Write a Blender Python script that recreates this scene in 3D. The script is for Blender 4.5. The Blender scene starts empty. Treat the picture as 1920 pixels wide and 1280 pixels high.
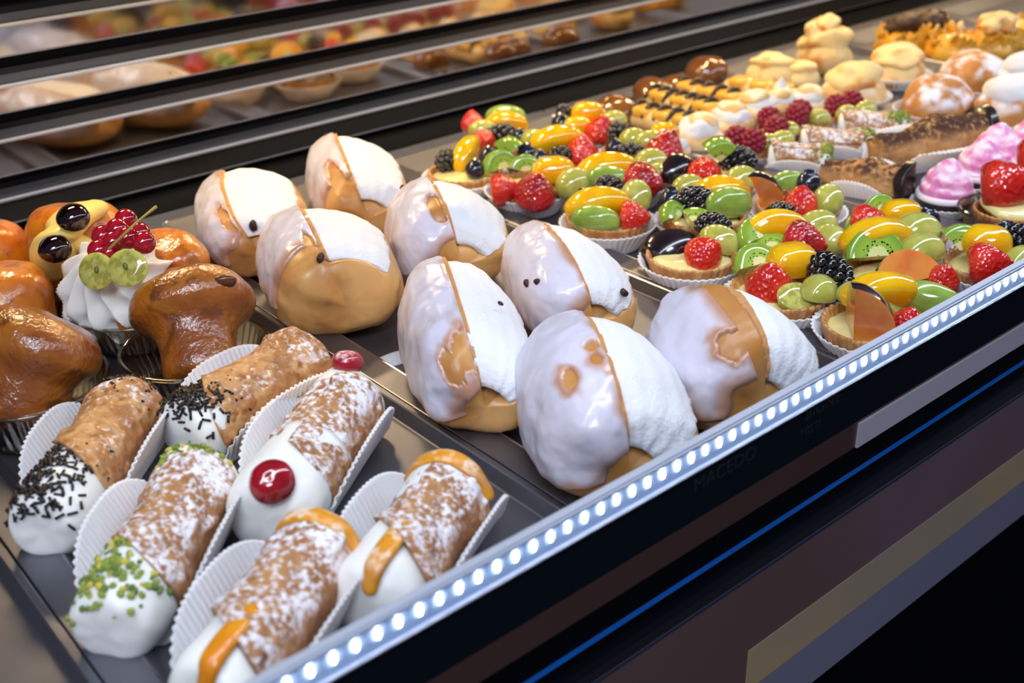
import bpy, math, random
import numpy as np
from mathutils import Matrix, Vector, Euler

# ------------------------------------------------------------------ camera, world, lights, exposure
sc = bpy.context.scene
COL = sc.collection
HC = 0.36                                    # camera height above the tray rims
FPX = 2100.0
RT = np.array([0.76527409, -0.6429159, -0.03185456])
UP = np.array([0.31917828, 0.33601869, 0.88612452])
FW = np.array([0.55899981, 0.68829542, -0.46235119])
cd = bpy.data.cameras.new('camera'); cam = bpy.data.objects.new('camera', cd); COL.objects.link(cam)
cd.sensor_width = 36.0; cd.lens = FPX / 1920 * 36.0; cd.clip_start = 0.02; cd.clip_end = 20
cam.matrix_world = Matrix(((RT[0], UP[0], -FW[0], 0), (RT[1], UP[1], -FW[1], 0), (RT[2], UP[2], -FW[2], HC), (0, 0, 0, 1)))
cd.dof.use_dof = True; cd.dof.focus_distance = 0.74; cd.dof.aperture_fstop = 7.0
sc.camera = cam
sc.view_settings.view_transform = 'Standard'; sc.view_settings.look = 'None'
sc.view_settings.gamma = 1.0; sc.view_settings.use_curve_mapping = False
sc.view_settings.exposure = 0.0

w = bpy.data.worlds.new('shop_ambience'); sc.world = w; w.use_nodes = True
w.node_tree.nodes['Background'].inputs[0].default_value = (0.55, 0.6, 0.75, 1)
w.node_tree.nodes['Background'].inputs[1].default_value = 0.15

def area(name, loc, target, sx, sy, power, col, spread=180):
    l = bpy.data.lights.new(name, 'AREA'); l.shape = 'RECTANGLE'; l.size = sx; l.size_y = sy
    l.energy = power; l.color = col; l.spread = math.radians(spread)
    o = bpy.data.objects.new(name, l); COL.objects.link(o); o.location = loc
    d = Vector(target) - Vector(loc); z = -d.normalized(); x = Vector((1, 0, 0)); y = z.cross(x)
    o.matrix_world = Matrix(((x[0], y[0], z[0], loc[0]), (x[1], y[1], z[1], loc[1]), (x[2], y[2], z[2], loc[2]), (0, 0, 0, 1)))
    return o
# the case's cool lamp strip under the front top edge, its warm lamps under the rear shelf
area('case_front_lamp', (0.95, 0.37, 0.375), (0.95, 0.40, 0.0), 2.5, 0.03, 5.4, (0.83, 0.89, 1.0))
for k in range(8):
    area('case_rear_lamp', (0.27 + 0.24 * k, 0.93, 0.315), (0.27 + 0.24 * k, 0.80, 0.0), 0.10, 0.02, 0.95, (1.0, 0.72, 0.38))
area('fascia_fill_light', (-0.9, -0.9, 1.9), (0.6, 0.4, 0.0), 0.9, 0.5, 33.0, (0.80, 0.86, 1.0))  # unseen fill, added so the front fascia does not go black

# ------------------------------------------------------------------ helpers: maths
def AT(px, py, z=0.0):
    d = (px - 960) / FPX * RT + (640 - py) / FPX * UP + FW
    return d * ((z - HC) / d[2]) + np.array([0, 0, HC])
def onY(px, py, Y):
    d = (px - 960) / FPX * RT + (640 - py) / FPX * UP + FW
    return d * (Y / d[1]) + np.array([0, 0, HC])
def hsh(ix, iy, iz, seed):
    h = (ix * 374761393 + iy * 668265263 + iz * 2147483647 * 7 + seed * 974634777) & 0xffffffff
    h = ((h ^ (h >> 13)) * 1274126177) & 0xffffffff
    return ((h ^ (h >> 16)) & 0xffff) / 32767.5 - 1.0
def vn(P, f, seed=0):
    Q = np.asarray(P, float) * f + 100.37
    I = np.floor(Q).astype(np.int64); F = Q - I; F = F * F * (3 - 2 * F)
    r = 0
    for a in (0, 1):
        for b in (0, 1):
            for c in (0, 1):
                wt = (F[..., 0] if a else 1 - F[..., 0]) * (F[..., 1] if b else 1 - F[..., 1]) * (F[..., 2] if c else 1 - F[..., 2])
                r = r + wt * hsh(I[..., 0] + a, I[..., 1] + b, I[..., 2] + c, seed)
    return r
def fbm(P, f, seed=0, n=3):
    r = 0; a = 1.0
    for k in range(n): r = r + a * vn(P, f * 2 ** k, seed + k * 17); a *= 0.5
    return r
def sst(a, b, x):
    t = np.clip((x - a) / (b - a), 0, 1); return t * t * (3 - 2 * t)

# ------------------------------------------------------------------ helpers: objects
def tag(o, label=None, cat=None, group=None, kind=None):
    if label: o['label'] = label
    if cat: o['category'] = cat
    if group: o['group'] = group
    if kind: o['kind'] = kind
    return o
def thing(name, label, cat, loc, rot=(0, 0, 0), group=None):
    o = bpy.data.objects.new(name, None); COL.objects.link(o); o.empty_display_size = 0.01
    o.location = loc; o.rotation_euler = rot
    return tag(o, label, cat, group)
def outward(V, F):
    # make a closed surface's faces point outwards
    V = np.asarray(V, float); Q = np.array([f if len(f) == 4 else list(f) + [f[-1]] for f in F if len(f) < 5])
    if len(Q) == 0: return F
    a, b, c, d = (V[Q[:, k]] for k in range(4)); o = V.mean(0)
    vol = (np.einsum('ij,ij->i', a - o, np.cross(b - o, c - o)) + np.einsum('ij,ij->i', a - o, np.cross(c - o, d - o))).sum()
    return [list(f)[::-1] for f in F] if vol < 0 else F
def mesh(name, V, F, mats, mi=None, smooth=True, attrs=None):
    me = bpy.data.meshes.new(name)
    V = np.asarray(V, np.float32); F = outward(V, F)
    me.from_pydata(V.tolist(), [], F)
    for m in (mats if isinstance(mats, (list, tuple)) else [mats]): me.materials.append(m)
    if mi is not None: me.polygons.foreach_set('material_index', np.asarray(mi, np.int32))
    me.polygons.foreach_set('use_smooth', np.full(len(me.polygons), smooth))
    if attrs:
        for k, a in attrs.items():
            at = me.attributes.new(k, 'FLOAT', 'POINT'); at.data.foreach_set('value', np.asarray(a, np.float32).ravel())
    me.update(); return me
def ob(name, me, parent=None, loc=(0, 0, 0), rot=(0, 0, 0), scale=(1, 1, 1)):
    o = bpy.data.objects.new(name, me); COL.objects.link(o)
    o.location = loc; o.rotation_euler = rot; o.scale = scale
    if parent: o.parent = parent
    return o
def gfaces(nu, nv, cu=True, cv=False, off=0):
    # vertices laid out [iv*nu+iu]; faces oriented for u counter-clockwise seen from +v
    U = np.arange(nu if cu else nu - 1); Vv = np.arange(nv if cv else nv - 1)
    iu, iv = np.meshgrid(U, Vv); iu = iu.ravel(); iv = iv.ravel()
    a = iv * nu + iu; b = iv * nu + (iu + 1) % nu; c = ((iv + 1) % nv) * nu + (iu + 1) % nu; d = ((iv + 1) % nv) * nu + iu
    return (np.stack([a, b, c, d], 1) + off).tolist()
def capped(P, name, mats, cu=True, attrs=None, flip=False):
    # P (nv,nu,3) ring grid, closed in u, ends closed by fans
    nv, nu = P.shape[:2]
    V = np.concatenate([P.reshape(-1, 3), P[0].mean(0)[None], P[-1].mean(0)[None]])
    F = gfaces(nu, nv, True, False); n = nv * nu
    for i in range(nu):
        F.append([n, (i + 1) % nu, i]); F.append([n + 1, (nv - 1) * nu + i, (nv - 1) * nu + (i + 1) % nu])
    if flip: F = [f[::-1] for f in F]
    if attrs: attrs = {k: np.concatenate([a.ravel(), [a[0].mean()], [a[-1].mean()]]) for k, a in attrs.items()}
    return mesh(name, V, F, mats, attrs=attrs)
def ringmesh(name, P, mats, flip=False):
    nv, nu = P.shape[:2]; F = gfaces(nu, nv, True, True)
    if flip: F = [f[::-1] for f in F]
    return mesh(name, P.reshape(-1, 3), F, mats)
def sheet(name, P, th, mats):
    # open grid given a small thickness
    nv, nu = P.shape[:2]
    du = np.gradient(P, axis=1); dv = np.gradient(P, axis=0); N = np.cross(du, dv); N /= np.linalg.norm(N, axis=2, keepdims=True) + 1e-12
    A = P + N * th / 2; B = P - N * th / 2
    F = gfaces(nu, nv, False, False) + [f[::-1] for f in gfaces(nu, nv, False, False, nu * nv)]
    rim = list(range(nu)) + [k * nu + nu - 1 for k in range(1, nv)] + [(nv - 1) * nu + k for k in range(nu - 2, -1, -1)] + [k * nu for k in range(nv - 2, 0, -1)]
    n = nu * nv
    for i in range(len(rim)):
        a, b = rim[i], rim[(i + 1) % len(rim)]; F.append([b, a, a + n, b + n])
    return mesh(name, np.concatenate([A.reshape(-1, 3), B.reshape(-1, 3)]), F, mats)
def lathe(prof, n=48, fn=None):
    # profile [(r,z)] -> (nv,nu,3)
    pr = np.array(prof, float); th = np.linspace(0, 2 * np.pi, n, endpoint=False)
    r = np.repeat(pr[:, :1], n, 1); z = np.repeat(pr[:, 1:], n, 1); T = np.repeat(th[None], len(pr), 0)
    if fn: r, z = fn(r, z, T)
    return np.stack([r * np.cos(T), r * np.sin(T), z], 2)
def smoothprof(pts, n):
    p = np.array(pts, float); t = np.concatenate([[0], np.cumsum(np.linalg.norm(np.diff(p, axis=0), axis=1))]); t /= t[-1]
    out = []
    m = np.gradient(p, axis=0) / np.gradient(t)[:, None]
    for s in np.linspace(0, 1, n):
        i = min(np.searchsorted(t, s, 'right') - 1, len(t) - 2); i = max(i, 0)
        h = t[i + 1] - t[i]; x = (s - t[i]) / h
        out.append((2 * x**3 - 3 * x**2 + 1) * p[i] + (x**3 - 2 * x**2 + x) * h * m[i] + (-2 * x**3 + 3 * x**2) * p[i + 1] + (x**3 - x**2) * h * m[i + 1])
    return np.array(out)
def tube(pts, rad, n=16, m=24, flat=1.0, up=(0, 0, 1), endround=True):
    # lofted tube along a smooth path with per-point radius; rounded ends
    C = smoothprof(pts, m); k = len(pts)
    Rr = np.interp(np.linspace(0, 1, m), np.linspace(0, 1, k), rad)
    T = np.gradient(C, axis=0); T /= np.linalg.norm(T, axis=1, keepdims=True)
    if endround:
        e = 4; Cs = []; Rs = []; Ts = []
        for j in range(e):
            a = (1 - (j + .3) / e) * np.pi / 2; Cs.append(C[0] - T[0] * Rr[0] * np.sin(a) * .9); Rs.append(Rr[0] * np.cos(a)); Ts.append(T[0])
        Cs += list(C); Rs += list(Rr); Ts += list(T)
        for j in range(e):
            a = ((j + .7) / e) * np.pi / 2; Cs.append(C[-1] + T[-1] * Rr[-1] * np.sin(a) * .9); Rs.append(Rr[-1] * np.cos(a)); Ts.append(T[-1])
        C, Rr, T = np.array(Cs), np.array(Rs), np.array(Ts)
    U = np.cross(np.array(up, float), T); nU = np.linalg.norm(U, axis=1, keepdims=True)
    U = np.where(nU < 1e-3, np.array([1., 0, 0]), U / np.maximum(nU, 1e-9)); W = np.cross(T, U)
    th = np.linspace(0, 2 * np.pi, n, endpoint=False)
    return C[:, None] + Rr[:, None, None] * (np.cos(th)[None, :, None] * U[:, None] + flat * np.sin(th)[None, :, None] * W[:, None])
def ball(nu=32, nv=20):
    v = np.linspace(-np.pi / 2 + .05, np.pi / 2 - .05, nv); u = np.linspace(0, 2 * np.pi, nu, endpoint=False)
    return np.stack([np.cos(v)[:, None] * np.cos(u), np.cos(v)[:, None] * np.sin(u), np.repeat(np.sin(v)[:, None], nu, 1)], 2)
def joined(name, base, xf, mats, smooth=True, mi=None):
    # many small copies of one (V,F) joined into one mesh
    V, F = base; n = len(V); VV = []; FF = []; MI = []
    for k, M in enumerate(xf):
        M = np.array(M); VV.append(V @ M[:3, :3].T + M[:3, 3]); FF += [[i + k * n for i in f] for f in F]
        if mi is not None: MI += [mi[k]] * len(F)
    return mesh(name, np.concatenate(VV), FF, mats, mi=MI if mi is not None else None, smooth=smooth)
def icos(sub=1):
    import bmesh
    bm = bmesh.new(); bmesh.ops.create_icosphere(bm, subdivisions=sub, radius=1)
    bm.verts.ensure_lookup_table(); V = np.array([v.co[:] for v in bm.verts]); F = [[v.index for v in f.verts] for f in bm.faces]; bm.free()
    return V, F
ICO1, ICO2 = icos(1), icos(2)
def boxm(name, x0, x1, y0, y1, z0, z1, m, bev=0.0008):
    import bmesh
    bm = bmesh.new(); bmesh.ops.create_cube(bm, size=1)
    for v in bm.verts: v.co = ((x0 + x1) / 2 + v.co.x * (x1 - x0), (y0 + y1) / 2 + v.co.y * (y1 - y0), (z0 + z1) / 2 + v.co.z * (z1 - z0))
    if bev: bmesh.ops.bevel(bm, geom=list(bm.edges), offset=bev, segments=2, affect='EDGES')
    me = bpy.data.meshes.new(name); bm.to_mesh(me); bm.free(); me.materials.append(m); return me

# ------------------------------------------------------------------ materials
def lin(h):
    h = h.lstrip('#'); c = [int(h[i:i + 2], 16) / 255 for i in (0, 2, 4)]
    return tuple((x / 12.92 if x <= .04045 else ((x + .055) / 1.055) ** 2.4) for x in c) + (1,)
def mat(name, col, rough=.5, metal=0, coat=0, sss=0, sssr=(1, .6, .4), bump=None, col2=None, nscale=40, nlo=.4, nhi=.6, spec=.5, trans=0, coatr=.04, ior=1.45, bump2=None, emit=None, col3=None, n3=140):
    m = bpy.data.materials.new(name); m.use_nodes = True; nt = m.node_tree; N = nt.nodes; L = nt.links
    b = N['Principled BSDF']; I = b.inputs
    I['Base Color'].default_value = lin(col); I['Roughness'].default_value = rough; I['Metallic'].default_value = metal
    I['Coat Weight'].default_value = coat; I['Coat Roughness'].default_value = coatr; I['Specular IOR Level'].default_value = spec
    I['Transmission Weight'].default_value = trans; I['IOR'].default_value = ior
    if sss:
        I['Subsurface Weight'].default_value = 1.0 if sss > 0 else 0; I['Subsurface Scale'].default_value = sss; I['Subsurface Radius'].default_value = sssr
    tc = N.new('ShaderNodeTexCoord')
    out = None
    def noise(s, det=3):
        n = N.new('ShaderNodeTexNoise'); n.inputs['Scale'].default_value = s; n.inputs['Detail'].default_value = det; L.new(tc.outputs['Object'], n.inputs['Vector']); return n
    def ramp(src, lo, hi):
        r = N.new('ShaderNodeMapRange'); r.interpolation_type = 'SMOOTHSTEP'; r.inputs[1].default_value = lo; r.inputs[2].default_value = hi; L.new(src, r.inputs[0]); return r.outputs[0]
    def mix(f, a, bb):
        x = N.new('ShaderNodeMix'); x.data_type = 'RGBA'; L.new(f, x.inputs[0])
        for k, v in ((6, a), (7, bb)):
            if isinstance(v, str): x.inputs[k].default_value = lin(v)
            else: L.new(v, x.inputs[k])
        return x.outputs[2]
    if col2:
        out = mix(ramp(noise(nscale).outputs[0], nlo, nhi), col, col2)
        if col3: out = mix(ramp(noise(n3).outputs[0], .52, .66), out, col3)
        L.new(out, I['Base Color'])
    hs = None
    for bb in (bump, bump2):
        if not bb: continue
        kind, s, st = bb
        if kind == 'n': h = noise(s, 4).outputs[0]
        else:
            vv = N.new('ShaderNodeTexVoronoi'); vv.inputs['Scale'].default_value = s; L.new(tc.outputs['Object'], vv.inputs['Vector']); h = vv.outputs['Distance']
        bn = N.new('ShaderNodeBump'); bn.inputs['Strength'].default_value = st; bn.inputs['Distance'].default_value = .002; L.new(h, bn.inputs['Height'])
        if hs: L.new(hs, bn.inputs['Normal'])
        hs = bn.outputs[0]
    if hs: L.new(hs, I['Normal']); L.new(hs, I['Coat Normal'])
    if emit: I['Emission Color'].default_value = lin(emit[0]); I['Emission Strength'].default_value = emit[1]
    mat.last = (m, N, L, b, tc, noise, ramp, mix)
    return m
def powder(m, col, amt=.5, scale=90, nz=(0.0, .75), big=25):
    # sugar or cocoa sifted from above: settles on surfaces that face up
    m_, N, L, b, tc, noise, ramp, mix = mat.last
    g = N.new('ShaderNodeNewGeometry'); sx = N.new('ShaderNodeSeparateXYZ'); L.new(g.outputs['Normal'], sx.inputs[0])
    up = ramp(sx.outputs[2], nz[0], nz[1])
    n1 = noise(scale, 6).outputs[0]; n2 = noise(big, 2).outputs[0]
    s = N.new('ShaderNodeMath'); s.operation = 'ADD'; L.new(n1, s.inputs[0])
    k = N.new('ShaderNodeMath'); k.operation = 'MULTIPLY_ADD'; L.new(n2, k.inputs[0]); k.inputs[1].default_value = .7; k.inputs[2].default_value = -.35; L.new(k.outputs[0], s.inputs[1])
    f = ramp(s.outputs[0], .56 - amt * .35, .80 - amt * .30)
    mu = N.new('ShaderNodeMath'); mu.operation = 'MULTIPLY'; L.new(f, mu.inputs[0]); L.new(up, mu.inputs[1])
    src = b.inputs['Base Color'].links[0].from_socket if b.inputs['Base Color'].links else None
    rgb = N.new('ShaderNodeMix'); rgb.data_type = 'RGBA'; L.new(mu.outputs[0], rgb.inputs[0])
    if src: L.new(src, rgb.inputs[6])
    else: rgb.inputs[6].default_value = b.inputs['Base Color'].default_value
    rgb.inputs[7].default_value = lin(col); L.new(rgb.outputs[2], b.inputs['Base Color'])
    return m
def attrmix(m, attr, lo, hi, low_col):
    m_, N, L, b, tc, noise, ramp, mix = mat.last
    a = N.new('ShaderNodeAttribute'); a.attribute_name = attr
    src = b.inputs['Base Color'].links[0].from_socket if b.inputs['Base Color'].links else None
    x = N.new('ShaderNodeMix'); x.data_type = 'RGBA'; L.new(ramp(a.outputs['Fac'], lo, hi), x.inputs[0]); x.inputs[6].default_value = lin(low_col)
    if src: L.new(src, x.inputs[7])
    else: x.inputs[7].default_value = b.inputs['Base Color'].default_value
    L.new(x.outputs[2], b.inputs['Base Color']); return m

M = {}
M['steel'] = mat('tray_steel', '#82828c', .48, 1, bump=('n', 300, .04))
M['steel_rim'] = mat('polished_steel', '#a8a8b2', .3, 1)
M['mirror'] = mat('mirror_steel', '#c2b9ae', .07, 1, bump=('n', 14, .03))
M['alu'] = mat('bright_aluminium', '#dfe6f6', .42, .8)
M['black'] = mat('black_panel', '#040406', .6, spec=.15)
M['gloss_black'] = mat('black_glass', '#12181d', .08, spec=.6)
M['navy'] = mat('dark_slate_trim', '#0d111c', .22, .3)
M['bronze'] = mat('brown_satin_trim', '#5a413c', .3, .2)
M['lilac'] = mat('window_reflection_tint', '#c9c4d2', .4)  # pale colour stands for a window's reflection on the brown band
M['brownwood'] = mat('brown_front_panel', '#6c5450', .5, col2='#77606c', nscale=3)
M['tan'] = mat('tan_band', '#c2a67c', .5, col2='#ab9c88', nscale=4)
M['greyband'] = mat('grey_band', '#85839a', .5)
M['tread'] = mat('slate_tread', '#5d6472', .3, .7)
M['blue'] = mat('blue_sheen_bead', '#1c66c0', .3)  # blue light reflected along the dark trim, put into the base colour
M['floor'] = mat('dark_floor', '#16224e', .8, col2='#0c1434', nscale=60)
M['ledbar'] = mat('led_bar', '#a3bde6', .35)
M['led'] = mat('led_chip', '#ffffff', .3, emit=('#f4f8ff', 45))
M['paper'] = mat('white_paper', '#e9eaf2', .7, sss=.0015, sssr=(1, 1, 1))
M['clear'] = None
def clear(name, tint='#ffffff', t=.86):
    m = bpy.data.materials.new(name); m.use_nodes = True; N = m.node_tree.nodes; L = m.node_tree.links; N.clear()
    o = N.new('ShaderNodeOutputMaterial'); tr = N.new('ShaderNodeBsdfTransparent'); gl = N.new('ShaderNodeBsdfGlossy'); mx = N.new('ShaderNodeMixShader'); fr = N.new('ShaderNodeFresnel')
    tr.inputs[0].default_value = lin(tint); gl.inputs[1].default_value = .06; fr.inputs[0].default_value = 1.5
    k = N.new('ShaderNodeMath'); k.operation = 'MULTIPLY_ADD'; k.inputs[1].default_value = .6; k.inputs[2].default_value = .02; L.new(fr.outputs[0], k.inputs[0])
    L.new(k.outputs[0], mx.inputs[0]); L.new(tr.outputs[0], mx.inputs[1]); L.new(gl.outputs[0], mx.inputs[2]); L.new(mx.outputs[0], o.inputs[0]); return m
M['clear'] = clear('clear_plastic', '#f2efe6')
M['bun'] = mat('brioche_crust', '#b9803f', .45, coat=.25, coatr=.25, sss=.002, col2='#d9aa6c', nscale=22, nlo=.35, nhi=.65, bump=('n', 160, .12), bump2=('n', 30, .15))
M['crumb'] = mat('brioche_crumb', '#c08c54', .7, sss=.002, bump=('n', 300, .5))
M['icing'] = mat('sugar_icing', '#d6d2df', .3, coat=.35, coatr=.15, sss=.003, sssr=(1, .85, .8), bump=('n', 55, .16), bump2=('n', 240, .05))
attrmix(M['icing'], 'thk', .1, .75, '#bd9078')
M['cream'] = mat('whipped_cream', '#e4e5ea', .8, sss=.002, sssr=(1, .9, .8), bump=('n', 420, .5), bump2=('n', 60, .25))
M['softcream'] = mat('ricotta_cream', '#eeeeea', .4, coat=.1, sss=.004, sssr=(1, .9, .8), bump=('n', 60, .08))
M['custard'] = mat('custard', '#ecdf9d', .3, coat=.7, sss=.003, bump=('n', 90, .2))
M['yellowcream'] = mat('yellow_cream', '#f3d67c', .38, coat=.2, sss=.003, sssr=(1, .7, .2), bump=('n', 90, .08))
M['raisin'] = mat('raisin', '#3a1f1c', .45, bump=('n', 500, .5))
M['shell'] = mat('fried_shell', '#a8703f', .5, coat=.1, col2='#c4925f', nscale=70, nlo=.42, nhi=.6, bump=('v', 190, .55), bump2=('n', 420, .2), col3='#94602f', n3=150)
M['shell_sugar'] = powder(mat('sugared_shell', '#9c683a', .55, col2='#b5834f', nscale=70, nlo=.4, nhi=.62, bump=('v', 190, .5), bump2=('n', 420, .3), col3='#8f5b30', n3=150), '#eae9f1', .56, 300, (.05, .62), 34)
M['shell_light'] = powder(mat('lightly_sugared_shell', '#a8703f', .5, coat=.15, col2='#c4925f', nscale=70, nlo=.42, nhi=.6, bump=('v', 170, .6), bump2=('n', 420, .2), col3='#94602f', n3=130), '#efe9e6', .22, 300, (.3, .95), 30)
M['sprinkle'] = mat('chocolate_sprinkle', '#1d130f', .35)
M['pist'] = mat('pistachio_green', '#86943a', .6)
M['pist2'] = mat('pistachio_yellow', '#c0b048', .6)
M['pist3'] = mat('pistachio_dark', '#5c7430', .6)
M['cherry'] = mat('candied_cherry', '#a30f24', .16, coat=1, sss=.003, sssr=(1, .1, .1), col2='#8c0a1e', nscale=60)
M['cherry_sugar'] = powder(mat('sugared_cherry', '#a5182c', .25, coat=.6, sss=.002, sssr=(1, .1, .1)), '#e6c9cf', .45, 420, (.4, .95), 60)
M['peel'] = mat('candied_orange_peel', '#e39a16', .3, coat=.6, sss=.003, sssr=(1, .5, .1), col2='#d98a0c', nscale=60, bump=('n', 240, .3))
M['peel_sugar'] = powder(mat('sugared_orange_peel', '#dd9a22', .4, coat=.3, sss=.003, sssr=(1, .5, .1), col2='#cf8a18', nscale=60, bump=('n', 240, .3)), '#f0dcc4', .4, 150, (.3, .9), 60)
M['amarena'] = mat('black_cherry', '#0d0409', .1, coat=1, col2='#1c050c', nscale=60)
M['baba'] = mat('syrup_soaked_baba', '#8e4a10', .35, coat=1, coatr=.06, sss=.0025, sssr=(1, .4, .1), col2='#b8741c', nscale=26, nlo=.35, nhi=.7, bump=('n', 330, .42), bump2=('n', 80, .4), col3='#743a0a', n3=60)
M['baba_orange'] = mat('orange_glazed_baba', '#c46a10', .32, coat=1, coatr=.07, sss=.0025, sssr=(1, .5, .12), col2='#de8f22', nscale=34, nlo=.3, nhi=.7, bump=('n', 330, .25), bump2=('n', 60, .2), col3='#b0600f', n3=90)
M['baba_gap'] = mat('baba_hollow', '#5e2e0c', .4, coat=.6, sss=.003)
M['currant'] = mat('red_currant', '#b3142c', .12, coat=1, sss=.003, sssr=(1, .15, .15), col2='#8e0b20', nscale=120)
M['stem'] = mat('currant_stem', '#9c8a3a', .6)
M['grape'] = mat('green_grape', '#aeb052', .12, coat=1, sss=.006, sssr=(1, 1, .4), col2='#c3bf6c', nscale=90)
M['grape_cut'] = mat('cut_grape_flesh', '#c9c86e', .15, coat=1, sss=.006, sssr=(1, 1, .4), col2='#a8a248', nscale=160)
M['seed'] = mat('grape_seed', '#6c6a34', .5)
M['straw'] = mat('strawberry', '#cf1f14', .22, coat=.9, sss=.003, sssr=(1, .2, .1), col2='#e2422a', nscale=50, nlo=.45, nhi=.7, bump=('v', 380, .55))
M['straw_dark'] = mat('dark_strawberry', '#a00f1a', .25, coat=.8, sss=.003, sssr=(1, .2, .1), col2='#c01c22', nscale=50, bump=('v', 380, .6))
M['mango'] = mat('peach_slice', '#f0c20c', .14, coat=1, sss=.003, sssr=(1, .85, .1), col2='#eaae02', nscale=45, bump=('n', 70, .12))
M['nect'] = mat('nectarine_flesh', '#ea9a48', .2, coat=.9, sss=.004, sssr=(1, .4, .1), col2='#de6f3c', nscale=40, nlo=.5, nhi=.75)
M['plumskin'] = mat('dark_plum_skin', '#140a12', .2, coat=.9, col2='#24101a', nscale=50)
M['blackb'] = mat('blackberry', '#0b0810', .16, coat=1)
M['raspb'] = mat('raspberry', '#8f1030', .38, sss=.002, sssr=(1, .1, .2), coat=.2)
M['blueb'] = mat('blueberry', '#1a2338', .22, coat=.9, col2='#101626', nscale=120)
M['crust'] = mat('tart_crust', '#b67a3e', .42, coat=.7, coatr=.15, col2='#cf9a5c', nscale=90, bump=('n', 300, .35))
M['kiwi_g'] = mat('kiwi_outer', '#8aa644', .2, coat=.9, sss=.002, sssr=(.8, 1, .4), col2='#9db858', nscale=60)
def kiwimat():
    m = mat('kiwi_flesh', '#8fb934', .16, coat=1, sss=.002, sssr=(.8, 1, .4)); m_, N, L, b, tc, noise, ramp, mix = mat.last
    sp = N.new('ShaderNodeSeparateXYZ'); L.new(tc.outputs['Object'], sp.inputs[0])
    def op(o, a, bb):
        x = N.new('ShaderNodeMath'); x.operation = o
        for k, v in ((0, a), (1, bb)):
            if isinstance(v, (int, float)): x.inputs[k].default_value = v
            elif v is not None: L.new(v, x.inputs[k])
        return x.outputs[0]
    r = op('SQRT', op('ADD', op('MULTIPLY', sp.outputs[0], sp.outputs[0]), op('MULTIPLY', sp.outputs[2], sp.outputs[2])), None)
    c1 = mix(ramp(r, .0062, .0078), '#dfdf9c', '#9fbf4a'); c2 = mix(ramp(r, .011, .017), c1, '#86a83a')
    vv = N.new('ShaderNodeTexVoronoi'); vv.inputs['Scale'].default_value = 520; L.new(tc.outputs['Object'], vv.inputs['Vector'])
    sd = op('MULTIPLY', op('LESS_THAN', vv.outputs['Distance'], .38), op('MULTIPLY', op('GREATER_THAN', r, .0066), op('LESS_THAN', r, .0105)))
    L.new(mix(sd, c2, '#15160c'), b.inputs['Base Color']); return m
M['kiwi'] = kiwimat()
M['choux'] = powder(mat('pale_choux', '#e0b878', .6, col2='#ead2a6', nscale=35, nlo=.35, nhi=.6, bump=('n', 90, .4), sss=.002), '#f4ecdc', .5, 60, (.2, .9), 30)
M['meringue'] = mat('toasted_meringue', '#e6cf98', .6, sss=.002, col2='#cf8f48', nscale=44, nlo=.48, nhi=.68, bump=('n', 90, .6))
M['milkchoc'] = mat('milk_chocolate_glaze', '#7d4f26', .2, coat=.8, col2='#6a3f1c', nscale=30)
M['darkchoc'] = mat('dark_chocolate', '#1f120d', .3, coat=.4)
M['yellowglaze'] = mat('yellow_glaze', '#e3a83a', .3, coat=.5, col2='#edb84e', nscale=40)
M['cocoa'] = powder(mat('cocoa_dusted_sponge', '#b98550', .8, col2='#c99a64', nscale=80, bump=('n', 300, .8)), '#452718', .85, 200, (-.1, .75), 40)
M['pink'] = powder(mat('pink_meringue', '#df86bd', .6, sss=.002, col2='#eeb4d8', nscale=60, nlo=.4, nhi=.62, bump=('n', 140, .45)), '#f6ecf4', .62, 90, (.25, .75), 60)
M['pinkwhite'] = mat('white_meringue', '#f3e9f1', .6, sss=.002, bump=('n', 140, .3))
M['bunsugar'] = powder(mat('powdered_bun', '#b8783a', .6, col2='#c98d4c', nscale=40, bump=('n', 120, .4)), '#ecebf4', .64, 60, (-.05, .6), 26)
M['flake'] = mat('golden_flakes', '#d2911f', .4, coat=.3, col2='#e0a838', nscale=50)
M['browncream'] = mat('chocolate_cream', '#4a3322', .5, sss=.002, bump=('n', 90, .4))
M['ink'] = mat('faint_lettering', '#1e272e', .5)

# ------------------------------------------------------------------ setting and display case
tag(ob('floor', boxm('floor', -2, 4, -2, 4, -1.02, -1.0, M['floor'], 0)), kind='structure')
X0, X1 = -0.32, 2.45
case = thing('display_case', 'long refrigerated pastry display case with bright light strip along its front rim', 'display case', (0.9, 0.69, -1.0))
def cpart(name, me, label=None):
    o = ob(name, me, case, (-0.9, -0.69, 1.0)); return tag(o, label)
cpart('deck', boxm('deck', X0, X1, .3165, 1.06, -.05, -.0125, M['black'], 0))
cpart('base_cabinet', boxm('base_cabinet', X0, X1, .42, 1.06, -1.0, -.05, M['black'], 0))
cpart('back_panel', boxm('back_panel', X0, X1, 1.05, 1.064, -.05, .34, M['black'], 0))
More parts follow.
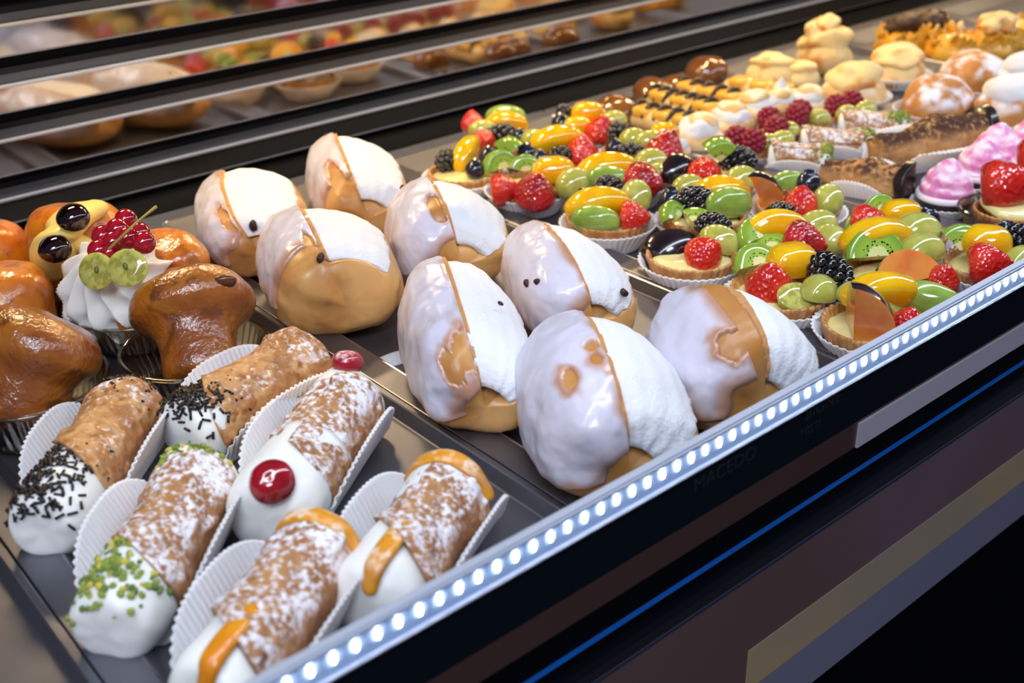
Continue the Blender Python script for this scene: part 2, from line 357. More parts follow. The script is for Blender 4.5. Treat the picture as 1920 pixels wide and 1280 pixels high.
# rear wall: polished slats, each with a bright lip above and a dark gap between
zs = [(-.006, .0155), (.0385, .0685), (.0945, .1155), (.1425, .1665), (.193, .216)]
for a, b in zs:
    s = cpart('mirror_slat', boxm('mirror_slat', X0, X1, 1.044, 1.05, a, b, M['mirror'], 0))
    ob('slat_lip', boxm('slat_lip', X0, X1, 1.0405, 1.0445, b - .0004, b + .0030, M['alu'], .0010), s)
    ob('slat_lip', boxm('slat_lip', X0, X1, 1.0425, 1.0445, a - .001, a, M['steel_rim'], .0003), s)
    ob('slat_tread', boxm('slat_tread', X0, X1, 1.046, 1.05, b + .0022, b + .0105, M['tread'], 0), s)
    ob('slat_backing', boxm('slat_backing', X0, X1, 1.047, 1.05, b + .0105, b + .016, M['navy'], 0), s)
cpart('rear_lamp_shelf', boxm('rear_lamp_shelf', X0, X1, .80, 1.05, .318, .326, M['black'], 0))
cpart('rear_lamp_cutoff', boxm('rear_lamp_cutoff', X0, X1, .80, .806, .238, .318, M['black'], 0))  # unseen plate added to cut the warm lamps' light towards the front
# front: light strip profile with its row of lamps, then the dark stepped fascia
YF = 0.312; KF = YF / .342
def fbox(name, m, x0, x1, y0, y1, z0, z1, bev, label=None):
    g = lambda z: HC - (HC - z) * KF
    return cpart(name, boxm(name, x0, x1, YF + y0, YF + y1, g(z0), g(z1), m, bev), label)
fbox('light_strip_profile', M['ledbar'], X0, X1, .0006, .0042, .0025, .0185, 0, 'pale blue channel of the light strip')
fbox('rim_moulding', M['alu'], X0, X1, -.0022, .0046, .0180, .0216, .0012, 'bright aluminium rim')
fbox('rim_underlip', M['alu'], X0, X1, -.0014, .0040, .0008, .0028, .0005)
import bmesh
bm = bmesh.new(); bmesh.ops.create_uvsphere(bm, u_segments=10, v_segments=6, radius=1)
for v in bm.verts: v.co = (v.co.x * .0013, v.co.y * .0009, v.co.z * .0029)
led_me = bpy.data.meshes.new('led'); bm.to_mesh(led_me); bm.free(); led_me.materials.append(M['led'])
for k in range(100): cpart('led', led_me).location = (-.9 + .06 + .01063 * k, -.69 + YF + .0003, 1.0 + HC - (HC - .0118) * KF)
fbox('front_glass', M['gloss_black'], X0, X1, .0025, .0065, -.036, .0014, 0)
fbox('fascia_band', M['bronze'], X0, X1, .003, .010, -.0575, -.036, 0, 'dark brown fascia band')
fbox('fascia_band', M['lilac'], .523, X1, .0015, .003, -.0575, -.0385, 0, 'pale strip painted as a window reflection on the fascia, at the right')
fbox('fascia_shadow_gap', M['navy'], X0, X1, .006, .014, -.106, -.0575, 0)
fbox('blue_sheen_bead', M['blue'], X0, X1, .0025, .006, -.0815, -.0785, .001, 'thin bead painted with a bright blue light reflection')
fbox('fascia_ledge', M['steel_rim'], X0, X1, 0, .014, -.1085, -.106, .0008, 'thin steel ledge')
fbox('blue_sheen_bead', M['blue'], X0, X1, .0025, .010, -.113, -.1085, .001, 'second bead painted with blue reflected light, under the ledge')
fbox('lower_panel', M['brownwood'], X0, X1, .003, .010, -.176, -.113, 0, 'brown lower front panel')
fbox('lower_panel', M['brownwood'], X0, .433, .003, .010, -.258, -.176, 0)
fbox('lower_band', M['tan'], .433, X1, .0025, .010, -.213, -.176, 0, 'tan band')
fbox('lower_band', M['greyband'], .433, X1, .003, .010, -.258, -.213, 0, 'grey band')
def word(txt, px, py, size):
    c = bpy.data.curves.new('lettering', 'FONT'); c.body = txt; c.size = size; c.extrude = .0001
    t = bpy.data.objects.new('lettering_curve', c); COL.objects.link(t); bpy.context.view_layer.update()
    me = bpy.data.meshes.new_from_object(t.evaluated_get(bpy.context.evaluated_depsgraph_get())); bpy.data.objects.remove(t); me.materials.clear(); me.materials.append(M['ink'])
    o = ob('lettering', me); p = onY(px, py, YF + .0023)
    o.parent = case; o.location = (p[0] - .9, p[1] - .69, p[2] + 1.0); o.rotation_euler = (math.pi / 2, 0, 0)
    tag(o, 'faint lettering on the dark front glass')
word('BIGNE', 1508, 790, .012); word('MISTI', 1500, 822, .008); word('MACEDO', 1300, 925, .012)

def tray(x0, x1, y0, y1, label, zf=-.0095):
    fl, fr, ff, fb = .0205, .0045, .006, .022
    loops = [(0, 0, 0, 0, -.0022), (0, 0, 0, 0, -.0004), (.0006, .0006, .0006, .0006, 0), (fl - .0012, fr - .0008, ff, fb, 0), (fl - .0004, fr - .0003, ff + .0005, fb + .0006, .0005),
             (fl + .0008, fr + .0004, ff + .001, fb + .0014, -.0004), (fl + .007, fr + .0032, ff + .006, fb + .03, zf + .0006), (fl + .009, fr + .0042, ff + .008, fb + .033, zf)]
    V = []; n = 0
    for a, b, c, d, z in loops:
        X = (x0 + a, x1 - b); Y = (y0 + c, y1 - d); r = .006
        for cx, cy, a0 in ((X[1] - r, Y[0] + r, -90), (X[1] - r, Y[1] - r, 0), (X[0] + r, Y[1] - r, 90), (X[0] + r, Y[0] + r, 180)):
            for k in range(5):
                t = math.radians(a0 + 22.5 * k); V.append((cx + r * math.cos(t), cy + r * math.sin(t), z))
    nu = 20; F = gfaces(nu, len(loops), True, False); F.append(list(range(nu * (len(loops) - 1), nu * len(loops))))
    mi = [1 if (f[0] // nu in (0, 1, 3, 4)) else 0 for f in F]
    cx, cy = (x0 + x1) / 2, (y0 + y1) / 2
    V2 = [(a - cx, b - cy, c) for a, b, c in V]
    F += [[i + len(V2) for i in f[::-1]] for f in F[:]]; mi += mi; V2 += [(a, b, c - .0012) for a, b, c in V2]
    o = ob('serving_tray', mesh('serving_tray', V2, F, [M['steel'], M['steel_rim']], mi=mi, smooth=False), None, (cx, cy, 0))
    return tag(o, label, 'tray', 'steel serving trays in the case')
TX = [-.158, .0915, .3335, .5795, .8305, 1.0785, 1.3265, 1.575, 1.823]
tl = ['empty steel tray at the left corner, left of the cannoli', 'steel tray holding the cannoli and the plastic-cupped babas', 'steel tray holding the eight iced cream buns', 'steel tray holding the glazed fruit tarts',
      'steel tray holding raspberry tartlets, cocoa rolls and pink meringues', 'steel tray holding pale toasted meringues and powdered buns', 'far steel tray holding golden flaky pastries', 'steel tray past the golden flaky pastries']
for k, l in enumerate(tl): tray(TX[k], TX[k + 1] - .0008, .3175, .951, l)
ZF = -.0095
FLOOR = ZF + .0002

# ------------------------------------------------------------------ cream buns (split lengthwise, iced on one side, cream in the cut)
def brioche(label, f, b, W, H, seed, th0=12, th1=88, roll=0, ice_lo=190, ice_hi=0, holes=(), Lx=1.0, ragged=.5, raisins=(), z0=None, patches=(), ice_v=1.25, cream_v=1.42):
    F_, B_ = AT(f[0], f[1], .028), AT(b[0], b[1], .028)
    d = B_ - F_; Ln = float(np.hypot(d[0], d[1])) * Lx * .965; c = (F_ + B_) / 2; yaw = math.atan2(-d[0], d[1])
    a, bb = Ln / 2, W / 2; zu, zd = H * .62, H * .38
    rl = math.radians(roll)
    rng = np.random.RandomState(seed)
    nu, nv = 112, 76
    v = np.linspace(-1.5, 1.5, nv); t0, t1 = math.radians(th0), math.radians(th1)
    def base(T, Vv, k=1.0):
        cc = np.cos(Vv) ** .44; y = a * np.sin(Vv) ** 1
        x = bb * cc * np.cos(T); s = np.sin(T); z = np.where(s > 0, zu, zd) * cc * np.sign(s) * np.abs(s) ** np.where(s > 0, .95, .8)
        P = np.stack([x, y, z], -1)
        n = .065 * fbm(P, 26, seed) + .02 * fbm(P, 80, seed + 5)
        P = P * (1 + n[..., None] * .8) * k
        return P
    T, Vv = np.meshgrid(np.linspace(0, 2 * np.pi, nu, endpoint=False), v)
    g = sst(t0, t0 + .2, T) * (1 - sst(t1 - .12, t1, T)) * sst(-cream_v - .12, -cream_v + .06, Vv)
    lip = np.exp(-((T - t1 - .50) / .42) ** 2) * 1.5 * sst(t1 - .06, t1 + .05, T)
    P = base(T, Vv) * (1 - .26 * g[..., None] + .05 * lip[..., None])
    root = thing('cream_bun', label, 'bun', (c[0], c[1], 0), (0, 0, yaw), 'iced buns filled with cream')
    cr, sr = math.cos(rl), math.sin(rl); Rm = np.array([[cr, 0, sr], [0, 1, 0], [-sr, 0, cr]])
    Pr = P @ Rm.T; lift = FLOOR - Pr[..., 2].min() - .001
    if z0 is not None: lift += z0
    flat = lambda Q: np.concatenate([Q[..., :2], np.maximum(Q[..., 2:] + lift, FLOOR + .0001 * 0)], -1)
    fin = lambda Q: flat(Q @ Rm.T)
    ob('bun', capped(fin(P), 'bun', M['bun'], flip=False), root)
    # cream: slightly domed slab between the two cut edges
    ns = 40; s = np.linspace(0, 1, ns); v2 = np.linspace(-cream_v, 1.42, nv)
    vc = v2[:, None]
    E0 = base(np.full((nv, 1), t0), vc); E1 = base(np.full((nv, 1), t1 - .03), vc) * .965
    mid = base(np.full((nv, 1), (t0 + t1) / 2), vc)
    S = s[None, :, None]
    chord = E0 * (1 - S) + E1 * S
    bulge = (mid - (E0 + E1) / 2) * .62
    C = chord + bulge * (4 * S * (1 - S)) ** .8
    edge = (np.minimum(S, 1 - S) * 2)
    C = C * (1 + .012 * fbm(C, 60, seed + 3)[..., None] + .02 * (1 - sst(0, .18, edge)) * fbm(C, 220, seed + 9)[..., None]) 
    rip = np.sin(S[..., 0] * 26 + 3 * vn(C, 18, seed + 6)); C = C * (1 + .004 * rip[..., None] * sst(.1, .4, edge))
    back = (C * .62)[:, ::-1]
    G = np.concatenate([C, back], 1)
    ob('cream_filling', capped(fin(G), 'cream_filling', M['cream'], flip=False), root)
    # crumb along the lip of the cut
    tt = np.linspace(t1 - .09, t1 + .03, 7)[None]; TT, VV = np.meshgrid(tt[0], v2)
    A = base(TT, VV); A = A * (1 - .002 + .038 * vn(A * np.array([.2, 1, .2]), 70, seed + 8)[..., None] + .02 * fbm(A, 260, seed + 4)[..., None]); Bk = (base(TT, VV) * .86)[:, ::-1]
    ob('crumb_edge', capped(fin(np.concatenate([A, Bk], 1)), 'crumb_edge', M['crumb']), root)
    # icing: a shell over the upper crust that thins out at its ragged edge
    nt, nw = 130, 120
    ih = t1 - .05 + math.radians(ice_hi)
    T3, V3 = np.meshgrid(np.linspace(t1 - .03, math.radians(ice_lo) + .6, nt), np.linspace(-1.5, 1.5, nw))
    Q = base(T3, V3); lp = np.exp(-((T3 - t1 - .50) / .42) ** 2) * 1.5 * sst(t1 - .06, t1 + .05, T3); Q = Q * (1 + .05 * lp[..., None])
    rag = .28 * ragged * vn(np.stack([V3 * 2.6, V3 * 0, T3 * 0], -1), 1.0, seed + 21) + .12 * ragged * vn(np.stack([V3 * 9, V3 * 0, V3 * 0], -1), 1.0, seed + 22)
    up_ = ice_v - .22 * ragged * (vn(np.stack([T3 * 2.2, V3 * 0, V3 * 0], -1), 1.0, seed + 23) + .4)
    m = np.minimum((math.radians(ice_lo) + rag - T3) * 1.3, (V3 + up_) * 1.6)
    m = np.minimum(m, (1.43 - V3) * 3)
    m = np.minimum(m, (T3 - ih + .10 * vn(np.stack([V3 * 4, V3 * 0, V3 * 0], -1), 1.0, seed + 24) + (.1 if ice_hi < 4 else 0)) * 2.2)
    for ht, hv, hr, asp in holes:
        dd = np.sqrt(((T3 - math.radians(ht)) / asp) ** 2 + (V3 - hv) ** 2) + .16 * fbm(np.stack([T3, V3, T3 * 0], -1), 4, seed + 31)
        m = np.minimum(m, (dd - hr) * 2.2)
    for ht, hv, hr, asp in patches:      # tongues of icing beyond the edge
        dd = np.sqrt(((T3 - math.radians(ht)) / asp) ** 2 + (V3 - hv) ** 2) + .08 * fbm(np.stack([T3, V3, T3 * 0], -1), 5, seed + 32)
        m = np.maximum(m, (hr - dd) * 2.2)
    thk = sst(-.01, .13, m)
    wav = .5 + .5 * fbm(Q, 45, seed + 41)
    off = -.0012 + thk * (.0030 + .0010 * wav)
    Nn = Q / (np.linalg.norm(Q / np.array([bb, a, zu]) ** 2, axis=-1, keepdims=True) + 1e-9); Nn = Q / np.array([bb, a, zu]) ** 2; Nn /= np.linalg.norm(Nn, axis=-1, keepdims=True)
    A = Q + Nn * off[..., None]; Bk = (Q * .93)[:, ::-1]
    thf = np.concatenate([np.clip(m * 1.6 + .25 * fbm(Q, 40, seed + 51), 0, 1), np.ones_like(m)], 1)
    ob('icing', capped(fin(np.concatenate([A, Bk], 1)), 'icing', M['icing'], attrs={'thk': thf}), root)
    for (rt, rv, rs) in raisins:
        p = base(np.array([[math.radians(rt)]]), np.array([[rv]])); p = fin(p * (1.035 + (.072 * math.exp(-((math.radians(rt) - t1 - .5) / .42) ** 2) if math.radians(rt) > t1 else 0)))[0, 0]
        V = ICO2[0] * np.array([rs, rs * .7, rs * .6]); V = V * (1 + .25 * vn(V, 400, seed)[:, None])
        ob('raisin', mesh('raisin', V, ICO2[1], M['raisin']), root, tuple(p), (rt, rv, seed))
    return root

BR = [
 ('cream bun with beige-lit icing at the rear left corner of the bun tray', (492, 462), (464, 352), .090, .074, 11, dict(th0=34, th1=124, ice_lo=192, ice_v=1.4, holes=[(130, -.88, .34, .30)], raisins=[(100, -1.30, .005)])),
 ('cream bun at the rear right of the bun tray, nearest the case back', (692, 398), (652, 298), .084, .076, 12, dict(th0=26, th1=110, ice_lo=188, ice_v=.95, holes=[(126, -.85, .30, .5)], raisins=[(118, .8, .003)])),
 ('cream bun with bare golden front underside, second row, beside the babas', (652, 565), (592, 452), .098, .080, 13, dict(th0=28, th1=108, ice_lo=176, ragged=.8, ice_v=.80, cream_v=1.02, holes=[(112, -.50, .22, .26)], raisins=[(110, -.98, .0036)])),
 ('cream bun in the second row, touching the fruit tart tray', (868, 487), (814, 400), .092, .080, 14, dict(th0=18, th1=103, ice_lo=195, ice_v=1.4, holes=[(108, -.72, .36, .34)], raisins=[(128, .75, .004)])),
 ('cream bun with a brown bare patch low on its icing, mid tray', (912, 752), (842, 535), .080, .078, 15, dict(th0=14, th1=102, ice_lo=200, ragged=.4, ice_v=1.56, cream_v=1.48, holes=[(108, -1.0, .25, .65), (126, -1.13, .15, 1.0)], raisins=[(60, -.3, .0022)])),
 ('cream bun with two raisins showing through smooth icing, third row right', (1120, 590), (1022, 470), .084, .074, 16, dict(th0=14, th1=106, ice_lo=195, ice_hi=3, ragged=.3, ice_v=1.5, cream_v=1.46, raisins=[(150, -.42, .0045), (142, -.62, .004), (38, -1.15, .004)])),
 ('large cream bun in front, almost wholly iced, leaning over the light strip', (1185, 872), (1092, 662), .096, .082, 17, dict(th0=12, th1=98, ice_lo=205, ragged=.35, ice_v=1.66, cream_v=1.49, holes=[(103, -.34, .15, .6), (122, -.55, .03, .8)])),
 ('cream bun with half bare golden crust, front right corner of the bun tray', (1438, 745), (1314, 605), .096, .080, 18, dict(th0=16, th1=90, ice_lo=195, ragged=.4, ice_hi=17, ice_v=1.45, cream_v=1.48, holes=[(112, -.9, .22, .9)])),
]
for lab, f, b, W, H, sd, kw in BR: brioche(lab, f, b, W, H, sd, **kw)
# smears and scraps left on the bun tray
def smear(name, px, py, L, W, seed, m, label):
    p = AT(px, py, ZF); n, k = 14, 9
    u = np.linspace(0, 2 * np.pi, 26, endpoint=False); rr = np.linspace(1, .05, 7)[:, None]
    R_ = 1 + .35 * vn(np.stack([np.cos(u) * 2, np.sin(u) * 2, u * 0 + seed], -1), 1.0, seed)
    P = np.stack([L * rr * R_ * np.cos(u), W * rr * R_ * np.sin(u), .0006 + .0022 * (1 - rr ** 2) + 0 * u], -1)
    P = np.concatenate([P[:1] * np.array([1, 1, 0]) + np.array([0, 0, .0001]), P])
    o = ob(name, capped(P, name, m), None, (p[0], p[1], ZF), (0, 0, seed)); return tag(o, label, 'cream smear')
smear('icing_smear', 742, 672, .017, .010, 3, M['cream'], 'smear of white icing on the steel beside the middle bun')

# ------------------------------------------------------------------ cannoli
def rodm(L=.0050, r=.00078):
    P = tube([(-L / 2, 0, 0), (L / 2, 0, 0)], [r, r], 6, 2, endround=False); nv, nu = P.shape[:2]
    V = np.concatenate([P.reshape(-1, 3), P[0].mean(0)[None], P[-1].mean(0)[None]]); F = gfaces(nu, nv)
    for i in range(nu): F += [[12, (i + 1) % nu, i], [13, nu + i, nu + (i + 1) % nu]]
    return V, F
ROD = rodm()
def scatter(rng, pts, nrm, sc, flat=True, spin=True):
    out = []
    for p, n in zip(pts, nrm):
        n = n / np.linalg.norm(n); a = np.cross(n, rng.randn(3)); a /= np.linalg.norm(a); b = np.cross(n, a)
        if not flat: a = a + n * rng.uniform(-.6, .6); a /= np.linalg.norm(a); b = np.cross(n, a); b /= np.linalg.norm(b); n = np.cross(a, b)
        s = sc(rng); Mx = np.eye(4); Mx[:3, 0] = a * s[0]; Mx[:3, 1] = b * s[1]; Mx[:3, 2] = n * s[2]; Mx[:3, 3] = p; out.append(Mx)
    return out
def cannolo(label, f, b, zf, zb, R, seed, top_f, top_b, sugar='shell_sugar', front=.3, backc=.1, roll=0, paper=(1.0, .057, .055), mat_shell=None, slantf=.018, slantb=.010, big=1.0, pitchpaper=True):
    rng = np.random.RandomState(seed)
    A_, B_ = AT(f[0], f[1], zf), AT(b[0], b[1], zb); d = B_ - A_; Ln = np.linalg.norm(d); c = (A_ + B_) / 2
    yaw = math.atan2(-d[0], d[1]); pit = math.asin(d[2] / Ln)
    root = thing('cannolo', label, 'cannolo', (c[0], c[1], FLOOR), (0, 0, yaw), 'filled cannoli')
    h = c[2] - FLOOR
    cp, sp = math.cos(pit), math.sin(pit); rl = math.radians(roll)
    def W(P):
        x, y, z = P[..., 0], P[..., 1], P[..., 2]
        Q = np.stack([x, y * cp - z * sp, y * sp + z * cp + h], -1); Q[..., 2] = np.maximum(Q[..., 2], .0012); return Q
    ys, ye = -Ln / 2 + Ln * front, Ln / 2 - Ln * backc
    # shell: a wrapped sheet, one edge lapping over the other
    nu, nv = 120, 84
    t = np.linspace(0, 1, nu); tt = np.linspace(0, 1, nv)[:, None]
    ang = rl + t * (2 * np.pi + .55)
    a0 = np.cos(ang - 2.3)[None]; 
    y = (ys + slantf * np.cos(ang - math.radians(200))) * (1 - tt) + (ye + slantb * np.cos(ang - math.radians(40))) * tt
    rr = R * (.98 + .10 * t)[None] * (1 + .05 * np.cos(tt * 2 * np.pi) + .03 * np.sin(tt * 3 + seed)) + 0 * y
    P = np.stack([rr * np.cos(ang), y, rr * np.sin(ang)], -1)
    bl = vn(P, 150, seed + 2); nz = .0011 * fbm(P, 60, seed) + .0024 * np.maximum(0, bl - .2)
    k = 1 + nz / R
    O = P * np.stack([k, np.ones_like(k), k], -1); ins = np.stack([P[..., 0] * (1 - .0022 / R), P[..., 1], P[..., 2] * (1 - .0022 / R)], -1)
    V = np.concatenate([W(O).reshape(-1, 3), W(ins).reshape(-1, 3)]); n = nu * nv
    F = gfaces(nu, nv, False) + [q[::-1] for q in gfaces(nu, nv, False, False, n)]
    rim = list(range(nu)) + [q * nu + nu - 1 for q in range(1, nv)] + [(nv - 1) * nu + q for q in range(nu - 2, -1, -1)] + [q * nu for q in range(nv - 2, 0, -1)]
    for i in range(len(rim)):
        p, q = rim[i], rim[(i + 1) % len(rim)]; F.append([q, p, p + n, q + n])
    ob('shell', mesh('shell', V, F, M[sugar]), root)
    # cream at both ends
    def plug(y0, y1, s, name, extra=1.0):
        m = 26; tq = np.linspace(0, 1, m); yy = y0 + (y1 - y0) * np.sin(tq * np.pi / 2) ** 1.0
        rad = R * extra * np.where(tq < .45, .93 + .1 * tq / .45, 1.03 * np.sqrt(np.clip(1 - ((tq - .45) / .56) ** 2.3, 0.004, 1)))
        u = np.linspace(0, 2 * np.pi, 48, endpoint=False)
        P = np.stack([rad[:, None] * np.cos(u), np.repeat(yy[:, None], 48, 1), rad[:, None] * np.sin(u)], -1)
        P = P * (1 + .04 * fbm(P, 45, s)[..., None]); return P
    CF = plug(ys + .016, -Ln / 2, seed + 4, 'f', big); CB = plug(ye - .016, Ln / 2, seed + 6, 'b', 1.0)
    ob('cream', capped(W(CF), 'cream', M['softcream']), root); ob('cream', capped(W(CB), 'cream', M['softcream']), root)
    # paper trough: pleated oval sheet folded up along both flanks
    ps, pw, pl = paper
    nw, ns = 150, 61; w = np.linspace(-1, 1, nw)[:, None]; s = np.linspace(-1, 1, ns)[None]
    ext = pw * np.sqrt(np.clip(1 - (np.abs(w) ** 2.6), 0, 1)) * ps + .004
    arc = s * ext; flatw = R * .5; aa = np.abs(arc); rc = .011
    bend = np.clip((aa - flatw) / rc, 0, math.radians(67)); rest = np.maximum(aa - flatw - rc * math.radians(67), 0)
    X = np.sign(arc) * (np.minimum(aa, flatw) + rc * np.sin(bend) + rest * math.cos(math.radians(67)))
    Z = rc * (1 - np.cos(bend)) + rest * math.sin(math.radians(67))
    pl_ = .0011 * np.sin(w * 95 + seed) * sst(.35, .8, np.abs(s)) 
    X = X + np.sign(arc) * pl_ * np.sin(bend); Z = Z - pl_ * np.cos(bend) * .6
    Y = w * pl + 0 * s + (ys + ye) / 2
    Pp = np.stack([X, Y, Z + .0004 + 0 * w], -1)
    Pp[..., 2] = np.maximum(Pp[..., 2], .0003)
    ob('paper_case', sheet('paper_case', Pp, .0003, M['paper']), root)
    # toppings
    def onplug(CP, lo, hi, na, cnt, width, bias=0):
        nv_, nu_ = CP.shape[:2]; pts = []; nr = []
        ctr = CP.mean(1)
        while len(pts) < cnt:
            i = int(np.clip(rng.normal((lo + hi) / 2, (hi - lo) / 3.0), 3, nv_ - 3)); a = (na + rng.normal(0, width)) / (2 * np.pi) * nu_
            j = int(a) % nu_; p = CP[i, j]; q = p - CP[max(i - 7, 0)].mean(0); q = q / np.linalg.norm(q)
            pts.append(p + q * .0005 + rng.randn(3) * .0004); nr.append(q)
        return np.array(pts), np.array(nr)
    for kind, CP, where in ((top_f, CF, 'f'), (top_b, CB, 'b')):
        if kind == 'sprinkles':
            pts, nr = onplug(CP, 3 if where == 'f' else 6, 20 if where == 'f' else 22, math.pi / 2 + (.25 if where == 'f' else .1), 300 if where == 'f' else 190, .52)
            xf = scatter(rng, pts, nr, lambda r: (r.uniform(.7, 1.1), 1, 1), flat=False)
            for q in xf: q[:3, 3] = W(q[:3, 3][None])[0]
            tag(ob('chocolate_sprinkles', joined('chocolate_sprinkles', ROD, xf, M['sprinkle']), root), kind='stuff')
        elif kind == 'pistachio':
            pts, nr = onplug(CP, 4, 20, math.pi / 2 + .2, 170 if where == 'f' else 110, .48)
            xf = scatter(rng, pts, nr, lambda r: (lambda q: (q * r.uniform(.7, 1.2), q * r.uniform(.7, 1.2), q * .8))(r.uniform(.0009, .0024)), flat=False)
            for q in xf: q[:3, 3] = W(q[:3, 3][None])[0]
            mi = rng.choice([0, 0, 0, 1, 2, 2], len(xf))
            V0 = ICO1[0] * (1 + .25 * vn(ICO1[0] + seed, 3.0, seed)[:, None])
            tag(ob('chopped_pistachio', joined('chopped_pistachio', (V0, ICO1[1]), xf, [M['pist'], M['pist2'], M['pist3']], smooth=False, mi=mi), root), kind='stuff')
        elif kind in ('cherry', 'cherry_sugar'):
            i = 18 if where == 'f' else 17; j = 10 if where == 'f' else 12; p = CP[i, j]; q = p - CP[max(i - 7, 0)].mean(0); q /= np.linalg.norm(q)
            B = ball(32, 20); r = .0118 if where == 'f' else .0095; B = B * np.array([1, 1, .85]) * (1 - .1 * np.exp(-((B[..., 0] ** 2 + B[..., 1] ** 2) / .05)) * (B[..., 2] > 0))[..., None] * r
            B = B * (1 + .05 * fbm(B, 90, seed)[..., None])
            o = ob('candied_cherry', capped(B, 'candied_cherry', M[kind]), root, tuple(W((p + q * r * .2)[None])[0]))
            o.rotation_euler = Vector(q).to_track_quat('Z', 'Y').to_euler()
        elif kind in ('peel', 'peel_sugar'):
            jj = 13 if where == 'f' else 14
            if where == 'f': path = [CP[i, jj + dj] for i, dj in ((3, -2), (7, -2), (12, -2), (17, -2), (23, -2))]
            else: path = [CP[15, j] for j in (2, 7, 12, 17, 22)]
            path = [W((np.array(q) * np.array([1.05, 1.0, 1.05]))[None])[0] for q in path]
            T_ = tube(path, [.0046, .0056, .0058, .0056, .0044], 14, 26, flat=.5)
            ob('orange_peel_strip', capped(T_, 'orange_peel_strip', M[kind]), root)
    return root
cannolo('cannolo with chocolate sprinkles at the left edge of its tray', (78, 1000), (252, 752), .014, .018, .021, 41, 'sprinkles', 'sprinkles', 'shell_light', front=.40, backc=.14, roll=110)
cannolo('cannolo with sprinkled cream and the barest blistered shell, behind the others', (335, 822), (568, 682), .014, .018, .023, 42, 'sprinkles', None, 'shell_light', front=.30, backc=.06, roll=200)
cannolo('cannolo topped with chopped green pistachio at both ends', (200, 1190), (385, 880), .014, .018, .0215, 43, 'pistachio', 'pistachio', 'shell_sugar', front=.34, backc=.19, roll=80)
cannolo('cannolo with a whole red candied cherry on its cream', (492, 985), (664, 736), .0145, .018, .0225, 44, 'cherry', 'cherry_sugar', 'shell_sugar', front=.36, backc=.19, roll=60, big=1.12)
cannolo('front cannolo with orange peel at the bottom edge of the photo', (385, 1330), (612, 1020), .014, .018, .0215, 45, 'peel', 'peel_sugar', 'shell_sugar', front=.28, backc=.16, roll=140)
cannolo('sugared cannolo with orange peel beside the light strip, right of the cherry one', (688, 1145), (852, 912), .014, .018, .022, 46, 'peel_sugar', 'peel_sugar', 'shell_sugar', front=.38, backc=.18, roll=70)

# ------------------------------------------------------------------ babas in clear cups
def cup(root, r0, r1, h, seed, off=(0, 0, 0)):
    prof = [(r0 * .2, .0006), (r0 * .9, .0006), (r0, .002)] + [(r0 + (r1 - r0) * t, .002 + (h - .004) * t) for t in np.linspace(.1, 1, 8)] + [(r1 + .0025, h - .001), (r1 + .003, h), (r1 + .001, h + .0008)]
    n = 220
    def fn(r, z, T):
        k = sst(.002, .008, z) * (1 - sst(h - .006, h - .002, z)); return r * (1 + .022 * k * np.sin(T * 44)), z
    P = lathe(prof, n, fn); inner = P[::-1] * np.array([.985, .985, 1]) + np.array([0, 0, .0004])
    G = np.concatenate([P, inner]); nv, nu = G.shape[:2]
    ob('plastic_cup', capped(G, 'plastic_cup', M['clear']), root, off)
    ob('cup_rim', ringmesh('cup_rim', np.stack([np.stack([(r1 + .002 + .0012 * np.cos(a)) * np.cos(np.linspace(0, 2 * np.pi, 64, endpoint=False)), (r1 + .002 + .0012 * np.cos(a)) * np.sin(np.linspace(0, 2 * np.pi, 64, endpoint=False)), np.full(64, h + .0012 * np.sin(a))], -1) for a in np.linspace(0, 2 * np.pi, 8, endpoint=False)]), M['clear']), root, off)
def baba_body(prof, tilt, yaw, sq=(1, 1), seed=1, n=72, amp=.05):
    p = smoothprof(prof, 56); P = lathe(np.maximum(p, [[1e-4, -9]]), n); P = P * np.array([sq[0], sq[1], 1])
    P = P * (1 + amp * fbm(P, 24, seed)[..., None] + .012 * fbm(P, 90, seed + 3)[..., None])
    E_ = np.array((Matrix.Rotation(yaw, 3, 'Z') @ Matrix.Rotation(tilt, 3, 'X'))); return P @ E_.T
def baba(label, px, py, prof, tilt, yaw, zc, m, seed, cup_r=None, sq=(1, 1), cup_off=(0, 0), amp=.05):
    p = AT(px, py, .015); root = thing('baba', label, 'baba', (p[0], p[1], FLOOR), (0, 0, 0), 'syrup-soaked babas in clear cups')
    P = baba_body(prof, tilt, yaw, sq, seed, amp=amp); P = P + np.array([0, 0, zc]); P[..., 2] = np.maximum(P[..., 2], .0016 + .0004 * np.sin(P[..., 0] * 400))
    ob('cake', capped(P, 'cake', m), root)
    if cup_r: cup(root, cup_r[0], cup_r[1], cup_r[2], seed, (cup_off[0], cup_off[1], 0))
    return root, P
MUSH = [(0.0, -.036), (.016, -.036), (.0235, -.030), (.0245, -.018), (.0255, -.004), (.031, .006), (.0395, .013), (.041, .022), (.036, .033), (.022, .040), (0.0, .042)]
rb, P = baba('plain brown mushroom-shaped baba lying in a clear cup beside the bun tray', 372, 655, MUSH, math.radians(-52), math.radians(-38 + 14), .036, M['baba'], 51, (.036, .046, .03), (1, .86), (-.004, -.004))
g = ICO2[0] * np.array([.0085, .004, .0065]); g = g * (1 + .2 * vn(g, 200, 3)[:, None])
i = np.argmax(P.reshape(-1, 3) @ np.array([.3, -.15, 1.0])); q = P.reshape(-1, 3)[i]
ob('split', mesh('split', g, ICO2[1], M['baba_gap']), rb, (q[0], q[1] - .012, q[2] - .0078), (.5, 0, -.6))
